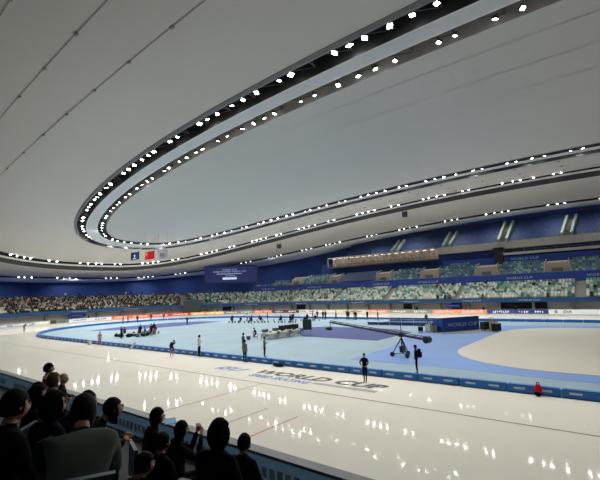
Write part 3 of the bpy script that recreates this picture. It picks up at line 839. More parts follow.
# shared figures for repeats
def proto(ps, top, legs, **kw):
    me, hc = person_mesh(ps, top, legs, (20, 20, 22), **kw)
    hm = hair_mesh(hc, 0, 0, 1.0, 'short').mesh('hair', m_hairb)
    return me, hm
FAR = [proto(STAND, (26, 28, 36), (22, 24, 30)), proto(WORK, (54, 60, 72), (26, 28, 34)), proto(FOLD, (150, 60, 62), (30, 30, 36)), proto(STAND, (200, 200, 196), (40, 44, 52)), proto(WALK, (38, 66, 110), (24, 26, 34))]
FN = ['black', 'slate grey', 'dull red', 'white', 'blue']
SITS = [proto(SIT, (26, 28, 36), (22, 24, 30), sub=0), proto(SIT, (70, 74, 78), (30, 30, 36), sub=0), proto(SIT, (186, 182, 172), (40, 42, 48), sub=0), proto(SIT, (150, 54, 56), (26, 28, 32), sub=0),
        proto(SIT, (38, 58, 92), (26, 26, 34), sub=0), proto(SIT, (120, 104, 84), (30, 30, 30), sub=0), proto(SIT, (96, 122, 104), (30, 34, 36), sub=0)]
SNM = ['black', 'grey', 'cream', 'red', 'navy', 'tan', 'green']
def simple_person(pr, loc, rz, label, group, s=1.0):
    t = thing('person', label, 'person', loc, rz, group); t.scale = (s, s, s)
    link('body', pr[0], t); link('hair', pr[1], t)
    return t
for i, (x, y) in enumerate([(-39.1, 20.2), (-38.2, 20.6), (-36.8, 20.7), (-36.0, 20.4), (-33.4, 20.3), (-31.1, 20.8), (-30.5, 20.3), (-29.7, 21.1), (-28.9, 20.4), (-26.7, 20.9), (-24.6, 21.1)]):
    k_ = (0, 1, 0, 0, 4, 0, 0, 1, 0, 0, 1)[i]
    simple_person(FAR[k_], (x, y, 0.0), rs.uniform(0, 6.28), FN[k_] + '-clothed person standing by the far pads behind the crane arm', FN[k_] + ' people at the far pads', 1.05)
for i, (u, r_, k_) in enumerate([(-80.2, 39.2, 0), (-79.0, 39.3, 1), (-91, 39.2, 0), (-86.8, 39.0, 0), (-84.0, 39.0, 0), (-119, 39.2, 0), (-24.5, 39.6, 0), (-10.5, 39.3, 0), (-4.8, 39.2, 0), (-67.5, 39.2, 1), (-71, 39.2, 4)]):
    simple_person(FAR[k_], P(r_, u, 0.0), ang(u), FN[k_] + '-clothed person standing behind the far advert boards', FN[k_] + ' people behind the boards')
# --- crowd in the stands
rc = random.Random(5)
crowd = 0
seatrows = {}
for s in lowspots: seatrows.setdefault(s[3], []).append(s)
dens = lambda u, i: (0.72 if i < 6 else 0.62) if u < -92 else (0.12 if u < -76 else (0.055 if u < -50 else 0.025))
ROWN = ['front', 'second', 'third', 'fourth', 'fifth', 'sixth', 'seventh', 'topmost']
picked = []
for s in lowspots:
    r_, u, z, i = s
    if u < -137: continue
    if rc.random() < dens(u, i):
        if u < -92: k_ = rc.choices(range(7), (8, 4, 5, 1, 3, 4, 1))[0]
        else: k_ = rc.choices(range(7), (6, 2, 1, 3, 2, 1, 1))[0]
        picked.append((r_, u, z, i, k_))
def cdist(q):
    p_ = P(q[0], q[1], q[2]); return (p_ - CAM).length
picked.sort(key=cdist)
for q in picked[:212]:
    r_, u, z, i, k_ = q
    where, wg = ('in the crowded tier at the left bend', 'left bend crowd') if u < -92 else (('in the thinly filled tier below the screen', 'tier below the screen') if u < -50 else ('among empty seats of the far lower tier', 'far lower tier'))
    simple_person(SITS[k_], P(r_ - 0.02, u, z), ang(u), SNM[k_] + '-coated spectator seated ' + where + ', ' + ROWN[i] + ' row', SNM[k_] + ' coats, ' + ROWN[i] + ' row, ' + wg, 1.0)
    crowd += 1
CMATS = [cloth((26, 28, 36)), cloth((70, 74, 78)), cloth((186, 182, 172)), cloth((150, 54, 56)), cloth((38, 58, 92)), cloth((120, 104, 84)), cloth((96, 122, 104)), m_skin, m_hairb]
cm = MB()
for r_, u, z, i, k_ in picked[212:]:
    M4 = Matrix.Translation(P(r_ - .02, u, z)) @ Matrix.Rotation(ang(u), 4, 'Z')
    for c_, d_, mi in (((0, .02, .78), (.21, .14, .32), k_), ((-.1, -.2, .5), (.1, .26, .1), 0), ((.1, -.2, .5), (.1, .26, .1), 0), ((0, -.04, 1.2), (.085, .1, .12), 7), ((0, -.02, 1.25), (.1, .11, .1), 8)):
        t_ = MB(); t_.ball(c_, d_, 7, 4); cm.add([M4 @ Vector(v) for v in t_.v], t_.f, mi)
tag(cm.build('spectator_crowd', CMATS, None, True), 'rest of the seated crowd in the distant tier at the left bend', 'crowd', kind='stuff')
print('CROWD', crowd)
for i, u in enumerate((-121, -113.5, -107.8, -106.5, -104, -118)):
    k_ = (3, 0, 3, 0, 1, 0)[i]
    simple_person(FAR[k_], P(47.9, u, 6.06), ang(u), FN[k_] + '-clothed person standing at the top of the left bend crowd', FN[k_] + ' people atop the left crowd')
for i, (u, r_, z, k_) in enumerate([(-92.5, 43.4, 4.2, 2), (-91, 43.4, 4.2, 3), (-90.2, 43.4, 4.2, 4)]):
    t = simple_person(FAR[k_], P(r_, u, z), ang(u), ['red-clothed person above the dark booth', 'white-clothed person above the dark booth', 'blue-clothed person above the dark booth'][i], None)

# dark booth in the tier
t = thing('broadcast_booth', 'dark grey booth standing out of the lower tier near the bend', 'booth', P(39.15, -91.3, 0.0), ang(-91.3))
mb = MB(); mb.box((0, 0, 2.6), (5.2, 1.5, 3.4)); mb.build('body', mat('booth_grey', (44, 54, 58), 0.6), t)
mb = MB(); mb.box((0, 0, 4.38), (5.6, 1.7, 0.22)); mb.build('roof_panel', m_fascia, t)
mb = MB()
for sx in (-1, 1): mb.box((sx * 2.4, 0, .45), (.2, 1.2, .9))
mb.build('support', m_concd, t)

# ------------------------------------------------------------------ big screen, flags, speakers
a = Vector((-99.0, 27.0, 0)); 
ua, ub_ = -88.6, -74.0
pa, pb = P(46.2, ua, 0), P(46.2, ub_, 0)
mid = (pa + pb) / 2; dv = (pb - pa); wid = dv.length; rz = math.atan2(dv.y, dv.x)
t = thing('video_screen', 'wide navy video screen hung under the roof edge with white text lines', 'video screen', (mid.x, mid.y, 12.0), rz)
mb = MB(); mb.box((0, 0.45, 0), (wid, 0.9, 5.6)); mb.build('cabinet', mat('screen_cabinet', (16, 32, 74), 0.6), t)
mb = MB(); mb.box((0, -0.03, 0.1), (wid - .6, 0.06, 4.9)); o = mb.build('display', mat('screen_face', (30, 44, 110), 0.5, emit=0.10), t)
mtxt = mat('screen_text', (190, 200, 235), 0.5, emit=0.25)
for txt, z, sz in (('WORLD CUP', 1.55, 0.62), ('SPEED SKATING WORLD CUP', 0.95, 0.62),):
    q = link('text_line', text_mesh(txt, sz, 0.01, mtxt, sx=1.25), t); q.location = (-0.3, -0.08, z); q.rotation_euler = (PI / 2, 0, 0)
mb = MB()
for i in range(26): mb.box((-4.2 + i * .3, -.08, 0.3), (0.2, 0.03, 0.25))
for i in range(10): mb.box((-1.5 + i * .3, -.08, -0.3), (0.2, 0.03, 0.2))
mb.build('text_row', mtxt, t)
mb = MB(); mb.box((-.3, -.08, -1.15), (4.4, 0.03, 0.7)); mb.build('caption_bar', mat('caption_bar', (200, 210, 235), 0.5, emit=0.4), t)
for sx in (-1, 0, 1):
    mb = MB(); mb.tube((sx * wid * .4, .4, 2.3), (sx * wid * .4, .4, 4.6), 0.06, n=5); mb.build('hanger', m_steel, t)

def flag(x, y, zt, w, h, m, label):
    t = thing('hanging_flag', label, 'flag', (x, y, zt), 0)
    mb = MB(); n = 10
    for sgn, off in ((1, 0), ):
        vs = []
        for i in range(n + 1):
            xx = -w / 2 + w * i / n; yy = 0.06 * math.sin(i * 1.3)
            vs += [(xx, yy - .02, 0), (xx, yy - .02, -h), (xx, yy + .02, 0), (xx, yy + .02, -h)]
        fs = []
        for i in range(n):
            a_ = i * 4; b_ = a_ + 4
            fs += [(a_, a_ + 1, b_ + 1, b_), (a_ + 2, b_ + 2, b_ + 3, a_ + 3), (a_ + 1, a_ + 3, b_ + 3, b_ + 1), (a_, b_, b_ + 2, a_ + 2)]
        mb.add(vs, fs)
    mb.build('cloth', m, t)
    mb = MB(); mb.tube((-w / 2 - .1, 0, .03), (w / 2 + .1, 0, .03), .04, n=6); mb.build('rod', m_steel, t)
    mb = MB()
    for sx in (-1, 1): mb.tube((sx * w * .45, 0, .05), (sx * w * .45, 0, S(x, y) - zt), .015, n=4)
    mb.build('cable', m_steel, t)
    return t
def star(mb, x, z, r, y=-.1):
    pts = []
    for i in range(10):
        a_ = PI / 2 + i * PI / 5; q = r if i % 2 == 0 else r * .4
        pts.append((x + q * math.cos(a_), y, z + q * math.sin(a_)))
    mb.add(pts + [(x, y, z)], [(10, i, (i + 1) % 10) for i in range(10)])
f1 = flag(-73.6, 0, 15.9, 3.5, 1.7, cloth((22, 40, 74)), 'navy flag with pale emblem, leftmost of the three hanging flags')
mb = MB(); star(mb, 0, -.85, .5); mb.box((0, -.1, -1.45), (1.4, .02, .16)); mb.build('emblem', m_text, f1)
f2 = flag(-67.5, 0, 15.5, 3.6, 1.7, cloth((206, 26, 38)), 'red flag with small yellow stars hanging from the roof')
mb = MB(); star(mb, -1.25, -.5, .32)
for dx, dz in ((.5, .28), (.7, .08), (.7, -.2), (.5, -.4)): star(mb, -1.25 + dx, -.5 + dz, .1)
mb.build('star_emblem', mat('yellow', (240, 210, 40), 0.6), f2)
f3 = flag(-62.6, 0, 15.2, 3.5, 1.7, cloth((205, 206, 204)), 'white flag with grey emblem, rightmost of the hanging flags')
mb = MB(); mb.box((0, -.1, -.8), (1.8, .02, .7)); mb.box((0, -.1, -1.4), (1.9, .02, .18)); mb.build('emblem', mat('emblem_grey', (120, 122, 126), .6), f3)
for x, y, lab in ((-60.5, 34.5, 'grey loudspeaker cluster hanging under the far roof border'), (-23, 33, 'small loudspeaker cluster hanging at upper right under the roof')):
    t = thing('loudspeaker_cluster', lab, 'loudspeaker', (x, y, S(x, y) - 2.3), R(20))
    for i in range(4):
        mb = MB(); mb.box((0, -.06 * i, -.3 * i), (1.1, .6, .28)); mb.build('speaker_cabinet', m_band, t)
    mb = MB(); mb.tube((-.3, 0, .1), (-.3, 0, 2.2), .03, n=5); mb.tube((.3, 0, .1), (.3, 0, 2.2), .03, n=5); mb.build('cable', m_steel, t)

# ------------------------------------------------------------------ advert boards round the ice
ADS = [(-146, -133.5, (150, 160, 170), 'pale grey advert board past the left edge', 's'),
       (-133.5, -129.5, (196, 206, 178), 'pale green advert board at the far left', 's'), (-129.4, -128.1, (60, 40, 34), 'short dark brown advert board', ''),
       (-128.0, -124.8, (96, 112, 112), 'grey advert board with green and red marks', 'g'), (-124.7, -113.7, (214, 220, 226), 'long white advert board with blue writing at the left bend', 'b'),
       (-113.6, -103.4, (228, 108, 66), 'orange advert board with white script at the left bend', 's'), (-103.3, -91.9, (206, 66, 68), 'red advert board with white marks on the bend', 's'),
       (-91.7, -87.2, (226, 176, 96), 'amber advert board right of the dark booth', 's'), (-87.0, -81.7, (230, 190, 112), 'paler amber advert board beside the darker amber one', 's'),
       (-81.5, -72.3, (120, 128, 142), 'grey-blue advert board behind the people at the bend', 's'), (-72.2, -66.3, (232, 128, 84), 'short orange advert board between grey and plum boards', 's'),
       (-66.2, -56.9, (74, 56, 84), 'plum advert board with two white words', 'w'), (-56.8, -51.2, (222, 218, 214), 'white advert board beside the plum one', 'b'),
       (-51.0, -44.7, (216, 206, 200), 'off-white advert board behind standing officials', 's'), (-44.6, -35.6, (226, 216, 180), 'cream advert board behind the crane arm tip', 'g'),
       (-35.5, -30.5, (236, 150, 122), 'salmon advert board right of the cream one', 's'), (-30.4, -20.5, (140, 146, 124), 'olive-grey advert board with two white words', 'w'),
       (-20.4, -9.6, (240, 148, 108), 'long salmon-orange advert board with white script', 's'), (-9.5, -4.6, (54, 70, 134), 'blue advert board with white letters left of the doorway', 'w'),
       (-4.5, 0.7, (40, 58, 126), 'deep blue advert board under the wide doorway', 'w'), (0.8, 9.6, (226, 232, 230), 'white advert board with dark runner mark at the right edge', 'r'),
       (9.7, 20, (60, 80, 140), 'blue advert board past the right edge', 'w')]
ra = random.Random(2)
for a_, b_, rgb, lab, st in ADS:
    um = (a_ + b_) / 2
    t = thing('advert_board', lab, 'advert board', P(37.75, um, 0), ang(um))
    inv = (Matrix.Translation(P(37.75, um, 0)) @ Matrix.Rotation(ang(um), 4, 'Z')).inverted()
    mface = mat('ad_%d_%d_%d' % rgb, rgb, 0.5, emit=0.16, noise=0.05)
    mb = MB(); mw = MB()
    for c0, c1 in zip(*(lambda q: (q[:-1], q[1:]))(urange(a_, b_, 1.2))):
        for tgt, z0, z1, ro in ((mb, 0.32, 1.08, 0.0), (mw, 0.0, 0.32, 0.02)):
            vs = []
            for uu in (c0, c1):
                for r_ in (37.7 + ro, 37.95):
                    for z in (z0, z1): vs.append(inv @ P(r_, uu, z))
            tgt.add(vs, [(0, 4, 5, 1), (2, 3, 7, 6), (1, 5, 7, 3), (0, 2, 6, 4), (0, 1, 3, 2), (4, 6, 7, 5)])
    mb.build('advert_face', mface, t)
    mw.build('kick_board', mat('kick_white', (216, 220, 222), .5), t)
    # lettering: too small to read, so strokes of the right size
    mt = {'b': mat('ad_ink_blue', (70, 110, 170), .5), 'g': mat('ad_ink_green', (90, 120, 84), .5), 'r': m_textblk}.get(st, mat('ad_ink_white', (250, 244, 238), .5, emit=0.2))
    if st:
        ml = MB(); L = b_ - a_; nw = 2 if st in 'wsb' and L > 5 else 1
        for w_ in range(nw):
            c = a_ + L * (w_ + .5) / nw; wd = L / nw * (0.55 if st != 's' else .7); q = c - wd / 2
            while q < c + wd / 2:
                hh = ra.uniform(.2, .42); 
                p_ = inv @ P(37.66, q, 0.7 + ra.uniform(-.04, .04)); ml.box(p_, (ra.uniform(.12, .2), .02, hh), 0, ang(q) - ang(um))
                if ra.random() < .6:
                    p_ = inv @ P(37.66, q + .14, 0.7 + ra.choice((-.15, 0, .15))); ml.box(p_, (.26, .02, .08), 0, ang(q) - ang(um))
                q += ra.uniform(.3, .46)
        if st == 'r':
            ml = MB(); me = text_mesh('DA', .62, .01, m_textblk, .1, sx=1.5)
            q = link('lettering', me, t); q.location = inv @ P(37.64, 3.6, .7); q.rotation_euler = (PI / 2, 0, 0)
            p_ = inv @ P(37.64, 1.9, .7); ml.box(p_, (.5, .02, .12), 0, 0, Matrix.Rotation(.6, 3, 'Y')); ml.ball(p_ + Vector((.1, 0, .2)), (.1, .02, .1)); ml.box(p_ + Vector((-.1, 0, -.15)), (.12, .02, .3), 0, 0, Matrix.Rotation(-.5, 3, 'Y'))
        ml.build('lettering', mt, t)

# boards along the near straight (seen from the stand side)
m_nb = mat('near_board_glow', (130, 176, 208), 0.5, noise=0.1, scale=1.2, emit=0.05)  # blue panels carry a faint added glow in place of light falling on them
for i in range(16):
    x0 = -34.0 + i * 4.0; xm = x0 + 2
    t = thing('near_board', 'pale blue padded board with grey rail in front of the spectators', 'board', (xm, -37.9, 0), 0, 'near boards')
    mb = MB(); mb.box((0, 0, .5), (3.96, .3, 1.0)); mb.build('panel', m_nb, t)
    mb = MB(); mb.box((0, 0, 1.04), (4.0, .36, .08)); mb.build('top_rail', mat('rail_grey', (120, 126, 130), .5), t)
    mb = MB()
    for j in range(9): mb.box((-1.2 + j * .28, -.16, .62), (.18, .02, .26))
    mb.build('printed_marks', mat('near_marks', (186, 206, 220), .5), t)

# ------------------------------------------------------------------ blue pads round the infield
def make_pad(L=2.32):
    t = link('barrier_pad', None)
    mb = MB(); mb.box((0, .2, .21), (L, .4, .40))
    me = mb.mesh('cushion', m_pad)
    bm = bmesh.new(); bm.from_mesh(me); bmesh.ops.bevel(bm, geom=bm.edges[:], offset=.05, segments=2, affect='EDGES'); bm.to_mesh(me); bm.free()
    link('cushion', me, t)
    for sx in (-1, 1):
        m_ = MB(); m_.box((sx * L / 4, -.006, .24), (.5, .02, .10)); m_.build('printed_mark', m_padmark, t)
    return t
pad0 = make_pad()
first = True
def uline():
    pts = []
    # near straight, left bend, far straight : measured along r = 23.2
    s_ = 14.0
    pos = []
    x = 14.0
    while x > -HS: pos.append((Vector((x, -23.2, 0)), PI * 1 + 0.0, 'near')); x -= 2.36
    n = int(PI * 23.2 / 2.36)
    for i in range(0, n): 
        th = -PI / 2 - PI * i / n
        pos.append((Vector((-HS + 23.2 * math.cos(th), 23.2 * math.sin(th), 0)), None, 'bend'))
    x = -HS
    while x < 16: pos.append((Vector((x, 23.2, 0)), 0.0, 'far')); x += 2.36
    return pos
for p_, a_, zn in uline():
    if zn == 'near': rz = 0.0
    elif zn == 'far': rz = PI
    else:
        d = p_ - Vector((-HS, 0, 0)); rz = math.atan2(d.y, d.x) + PI / 2
    lab = {'near': 'blue padded barrier block with white marks along the near straight', 'bend': 'blue padded barrier block round the left bend of the infield', 'far': 'blue padded barrier block along the far straight'}[zn]
    if first: pad0.location = p_; pad0.rotation_euler = (0, 0, rz); o = pad0; first = False
    else: o = dup(pad0, p_, rz)
    tag(o, lab, 'barrier pad', 'barrier pads ' + zn)

# ------------------------------------------------------------------ camera crane
piv = Vector((-3.45, -15.35, 1.72)); E_ = Vector((-11.38, -13.98, 2.50)); dr = (piv - E_).normalized(); Q_ = piv + dr * 2.35
base = Vector((-3.45, -15.35, 0))
t = thing('camera_crane', 'black camera crane with long boom on a wheeled tripod dolly', 'camera crane', base)
L_ = lambda p: Vector(p) - base
mb = MB()
a_, b_ = L_(E_), L_(Q_)
sd = Vector((dr.y, -dr.x, 0)).normalized() * .07
mb.tube(a_, b_, .085, .12, 6)
mb.tube(a_ + Vector((0, 0, .16)), b_ + Vector((0, 0, .2)), .03, n=5)
for k_ in range(12):
    q0 = a_.lerp(b_, k_ / 12); q1 = a_.lerp(b_, (k_ + 1) / 12)
    mb.tube(q0, q1 + Vector((0, 0, .18)), .02, n=4)
mb.build('boom', m_black, t)
mb = MB(); ax = dr.cross(Vector((0, 0, 1))).normalized()
mb.tube(b_ - ax * .24, b_ + ax * .24, .28, n=14); mb.tube(b_ - ax * .34, b_ + ax * .34, .12, n=8); mb.build('counterweight', mat('weight_dark', (24, 44, 44), .5), t)
mb = MB(); mb.tube(L_(piv) + Vector((0, 0, -.3)), L_(piv) + Vector((0, 0, .9)), .03, n=6); mb.box(L_(piv), (.34, .34, .3)); mb.build('pivot_head', m_black, t)
for k_ in range(3):
    an = R(200 + 120 * k_); f_ = Vector((math.cos(an) * .8, math.sin(an) * .8, .22))
    mb = MB(); mb.tube(L_(piv) + Vector((0, 0, -.2)), f_, .05, .04, 6); mb.tube((0, 0, .28), f_, .03, n=5); mb.build('leg', m_black, t)
    mb = MB(); w_ = Vector((-math.sin(an), math.cos(an), 0)) * .08; c_ = Vector((f_.x, f_.y, .19)); mb.tube(c_ - w_, c_ + w_, .19, n=14); mb.build('wheel', m_black, t)
mb = MB(); mb.box((0, 0, .6), (.34, .3, .5)); mb.tube((0, 0, .25), (0, 0, 1.5), .06, n=8); mb.build('control_box', mat('dolly_box', (44, 50, 52), .5), t)
mb = MB(); mb.tube(a_, a_ + Vector((0, 0, -.5)), .03, n=6); mb.box(a_ + Vector((-.1, 0, -.62)), (.42, .26, .28)); mb.tube(a_ + Vector((-.3, 0, -.62)), a_ + Vector((-.52, 0, -.62)), .09, n=10); mb.build('camera_head', m_black, t)

# ------------------------------------------------------------------ infield furniture
m_wt = mat('table_white', (206, 206, 198), .5); m_leg = mat('table_leg', (90, 94, 96), .5)
def table(label, loc, rz, L=2.0, group='white tables'):
    t = thing('folding_table', label, 'table', loc, rz, group)
    mb = MB(); mb.box((0, 0, .73), (L, .75, .05)); mb.build('tabletop', m_wt, t)
    for sx in (-1, 1):
        for sy in (-1, 1):
            mb = MB(); mb.tube((sx * (L / 2 - .1), sy * .3, 0), (sx * (L / 2 - .15), sy * .28, .71), .025, n=6); mb.build('leg', m_leg, t)
    mb = MB(); mb.box((0, -.36, .45), (L, .02, .5)); mb.build('skirt', mat('skirt', (186, 190, 186), .7), t)
    return t
def chair(label, loc, rz, group, m=None):
    t = thing('folding_chair', label, 'chair', loc, rz, group); m = m or m_leg
    mb = MB(); mb.box((0, 0, .45), (.44, .42, .04)); mb.build('seat', m, t)
    mb = MB(); mb.box((0, .2, .75), (.44, .04, .3)); mb.build('backrest', m, t)
    for sx in (-1, 1):
        for sy in (-1, 1):
            mb = MB(); mb.tube((sx * .19, sy * .2, 0), (sx * .19, sy * .18, .44 if sy < 0 else .88), .014, n=5); mb.build('leg', m_leg, t)
    return t
def monitor(label, loc, rz, w=.8, h=.5, z=.76, group=None, m=None):
    t = thing('monitor', label, 'monitor', loc, rz, group)
    mb = MB(); mb.box((0, 0, z + .14 + h / 2), (w, .06, h)); mb.build('panel', m or m_black, t)
    mb = MB(); mb.box((0, .02, z + .01), (.3, .2, .02)); mb.tube((0, .03, z), (0, .03, z + .2), .03, n=6); mb.build('stand', m_black, t)
    return t
base = Vector((-23.0, -8.3, 0)); dx = Vector((.42, .91, 0)).normalized(); rzt = math.atan2(dx.y, dx.x)
A_ = Vector((-24.2, -10.6, 0)); B_ = Vector((-24.8, -3.6, 0))
# timing table cluster from px (262..300)
c0 = Vector((-22.6, -10.2, 0)); c1 = Vector((-22.4, -6.2, 0))
kk = 0
for row, off in enumerate((0, 1.3)):
    for i in range(3):
        p_ = c0 + (c1 - c0) * (i / 2.0) + Vector((-off, 0, 0)) + Vector((.1 * i, 0, 0))
        table('white table of the timing desk group beside the green screen', p_, R(90), 1.9, 'timing desks')
        chair('grey folding chair drawn up to the timing desks', p_ + Vector((.6, .3, 0)), R(90 + 180), 'timing desk chairs')
for i, (x, y) in enumerate(((-22.7, -8.2), (-22.6, -7.2), (-22.5, -6.2), (-22.6, -5.7))):
    monitor('black monitor on the white timing desks', (x, y, 0.0), R(20), .9, .55, .76, 'timing monitors')
for i, (x, y) in enumerate(((-24.0, -9.9), (-24.0, -8.0))):
    t = thing('equipment_case', ['grey-green equipment case on the rear timing desk, left', 'grey-green equipment case on the rear timing desk, right'][i], 'case', (x, y, .76), R(90))
    mb = MB(); mb.box((0, 0, .16), (.7, .45, .3)); mb.build('shell', mat('case_green', (84, 96, 88), .5), t)
    mb = MB(); mb.box((0, 0, .33), (.72, .47, .04)); mb.build('lid', m_leg, t)
t = thing('standing_screen', 'dark green square screen on a stand beside the timing desks', 'screen', (-22.0, -3.9, 0), R(38))
mb = MB(); mb.box((0, 0, 1.25), (1.1, .1, 1.3)); mb.build('panel', mat('screen_green', (28, 50, 48), .5), t)
mb = MB(); mb.box((0, .07, 1.25), (1.2, .06, 1.4)); mb.build('frame', m_leg, t)
for sx in (-1, 1):
    mb = MB(); mb.tube((sx * .45, .05, 0), (sx * .45, .05, .6), .03, n=6); mb.box((sx * .45, .05, .02), (.08, .6, .04)); mb.build('foot', m_leg, t)
mb = MB(); mb.tube((0, 0, 0), (0, 0, .45), .22, .26, 14)
tag(mb.build('waste_bin', mat('bin_grey', (70, 78, 88), .5), None, False, (-24.9, -11.9, 0)), 'small grey bin standing on the infield behind the trio', 'bin')

# long benches with people on the far infield
rb = random.Random(9)
for i, x in enumerate([-50.3, -48.2, -46.0, -43.8, -41.7, -39.6, -37.5, -50, -47.6, -45.2, -42.8, -40.4, -38.0, -35.6]):
    y = 8.1 + (x + 50.3) * .27 + (4.5 if i > 6 else 0)
    t = thing('team_bench', 'low white bench in the row along the far infield', 'bench', (x, y, 0), R(15), 'far benches')
    mb = MB(); mb.box((0, 0, .43), (1.8, .4, .06)); mb.build('seat', m_wt, t)
    for sx in (-1, 1):
        mb = MB(); mb.box((sx * .7, 0, .2), (.06, .36, .4)); mb.build('leg', m_leg, t)
    if i in (0, 2, 3, 5, 6, 1, 8, 10, 11, 13):
        k_ = rb.choice((0, 4, 0, 1)); simple_person(SITS[k_], (x - .2, y, 0.0), R(15 + rb.choice((0, 180))), SNM[k_] + '-clothed person sitting on a far infield bench', SNM[k_] + ' sitters on far benches', 1.0)
for i, (x, y, k_) in enumerate([(-48.9, 6.9, 0), (-44.2, 7.6, 0), (-36.8, 10.2, 0), (-34.6, 12.5, 0), (-38.4, 13, 1), (-51, 13, 3), (-46.5, 14.5, 1)]):
    simple_person(FAR[k_], (x, y, 0), rb.uniform(0, 6), FN[k_] + '-clothed person standing among the far infield benches', FN[k_] + ' people at far benches')
# bag pile and bench on the left infield
bx = [(-46.9, -17.2), (-45.6, -17.2), (-44.4, -16.6), (-43.4, -15.9), (-43.0, -15.1), (-43.6, -14.2), (-44.6, -13.7), (-45.6, -13.3), (-46.4, -12.2), (-46.2, -14.9), (-45.2, -15.4)]
for i, (x, y) in enumerate(bx):
    rgb = [(28, 34, 36), (54, 62, 50), (30, 30, 34), (84, 88, 84), (36, 44, 40)][i % 5]
    nm = ['black', 'olive', 'charcoal', 'grey', 'dark green'][i % 5]
    t = thing('sports_bag', nm + ' sports bag in the pile by the left benches', 'bag', (x, y, 0), rb.uniform(0, 3), nm + ' bags in the pile')
    mb = MB(); mb.ball((0, 0, .24), (.5, .27, .25), 12, 8); mb.build('bag_body', cloth(rgb), t, True)
    mb = MB(); mb.tube((-.2, 0, .47), (-.08, 0, .6), .02, n=5); mb.tube((-.08, 0, .6), (.08, 0, .6), .02, n=5); mb.tube((.08, 0, .6), (.2, 0, .47), .02, n=5); mb.build('handle', m_black, t)
for i, (x, y, rz) in enumerate(((-46.2, -16.2, 40), (-44.2, -15.0, 60), (-44.9, -12.6, 80))):
    t = thing('team_bench', ['white bench at the left of the bag pile', 'white bench in the middle of the bag pile', 'white bench at the far end of the bag pile'][i], 'bench', (x, y, 0), R(rz))
    mb = MB(); mb.box((0, 0, .43), (2.2, .42, .06)); mb.build('seat', m_wt, t)
    for sx in (-1, 1):
        mb = MB(); mb.box((sx * .9, 0, .2), (.06, .36, .4)); mb.build('leg', m_leg, t)
for i, (x, y, k_, st) in enumerate([(-46.4, -16.2, 0, 1), (-44.3, -15.2, 0, 1), (-44.0, -14.4, 4, 1), (-44.9, -12.9, 1, 1), (-44.9, -12.2, 0, 1), (-43.2, -15.6, 0, 0), (-42.6, -14.2, 0, 0), (-75.8, -1.2, 0, 0), (-78.0, 1.1, 1, 0), (-78.5, 7.2, 0, 0), (-77.6, 10.1, 4, 0), (-76.2, 2.4, 0, 0)]):
    near = x > -60
    pr = (SITS if st else FAR)[k_]
    nm = (SNM if st else FN)[k_]
    simple_person(pr, (x, y, 0), R(rb.uniform(0, 360)), nm + ('-clothed person sitting by the left bag pile' if st else ('-clothed person standing by the left bag pile' if near else '-clothed person on the infield near the left bend')),
                  nm + (' bag pile sitters' if st else (' bag pile standers' if near else ' left bend officials')), 1.0)
# marker boards on the near pads
mb = MB(); mb.box((0, 0, .3), (.5, .25, .6)); mb.box((0, -.14, .35), (.34, .03, .3), 0)
tag(mb.build('marker_block', m_wt, None, False, (-40.3, -23.8, 0), 0), 'white marker block on the ice in front of the left pads', 'marker')
mb = MB(); mb.add([(-.5, 0, 0), (-.1, 0, 0), (.5, .3, .75), (.1, .3, .75), (-.5, .06, 0), (-.1, .06, 0), (.5, .36, .75), (.1, .36, .75)], [(0, 1, 2, 3), (7, 6, 5, 4), (0, 4, 5, 1), (1, 5, 6, 2), (2, 6, 7, 3), (3, 7, 4, 0)])
tag(mb.build('marker_board', m_wt, None, False, (-30.6, -23.75, 0), 0), 'slanting white board leaning on the near pads', 'marker')
for x, y, lab in ((-19.6, -22.5, 'dark bag lying on the pads beside the person in white'), (-9.6, -23.6, 'dark flat bag on the ice at the foot of the pads')):
    mb = MB(); mb.ball((0, 0, .12), (.55, .2, .12), 10, 6); mb.tube((-.2, 0, .2), (.2, 0, .22), .02, n=5)
    tag(mb.build('flat_bag', cloth((28, 32, 40)), None, True, (x, y, .42 if y > -23 and False else 0.0), .1), lab, 'bag')

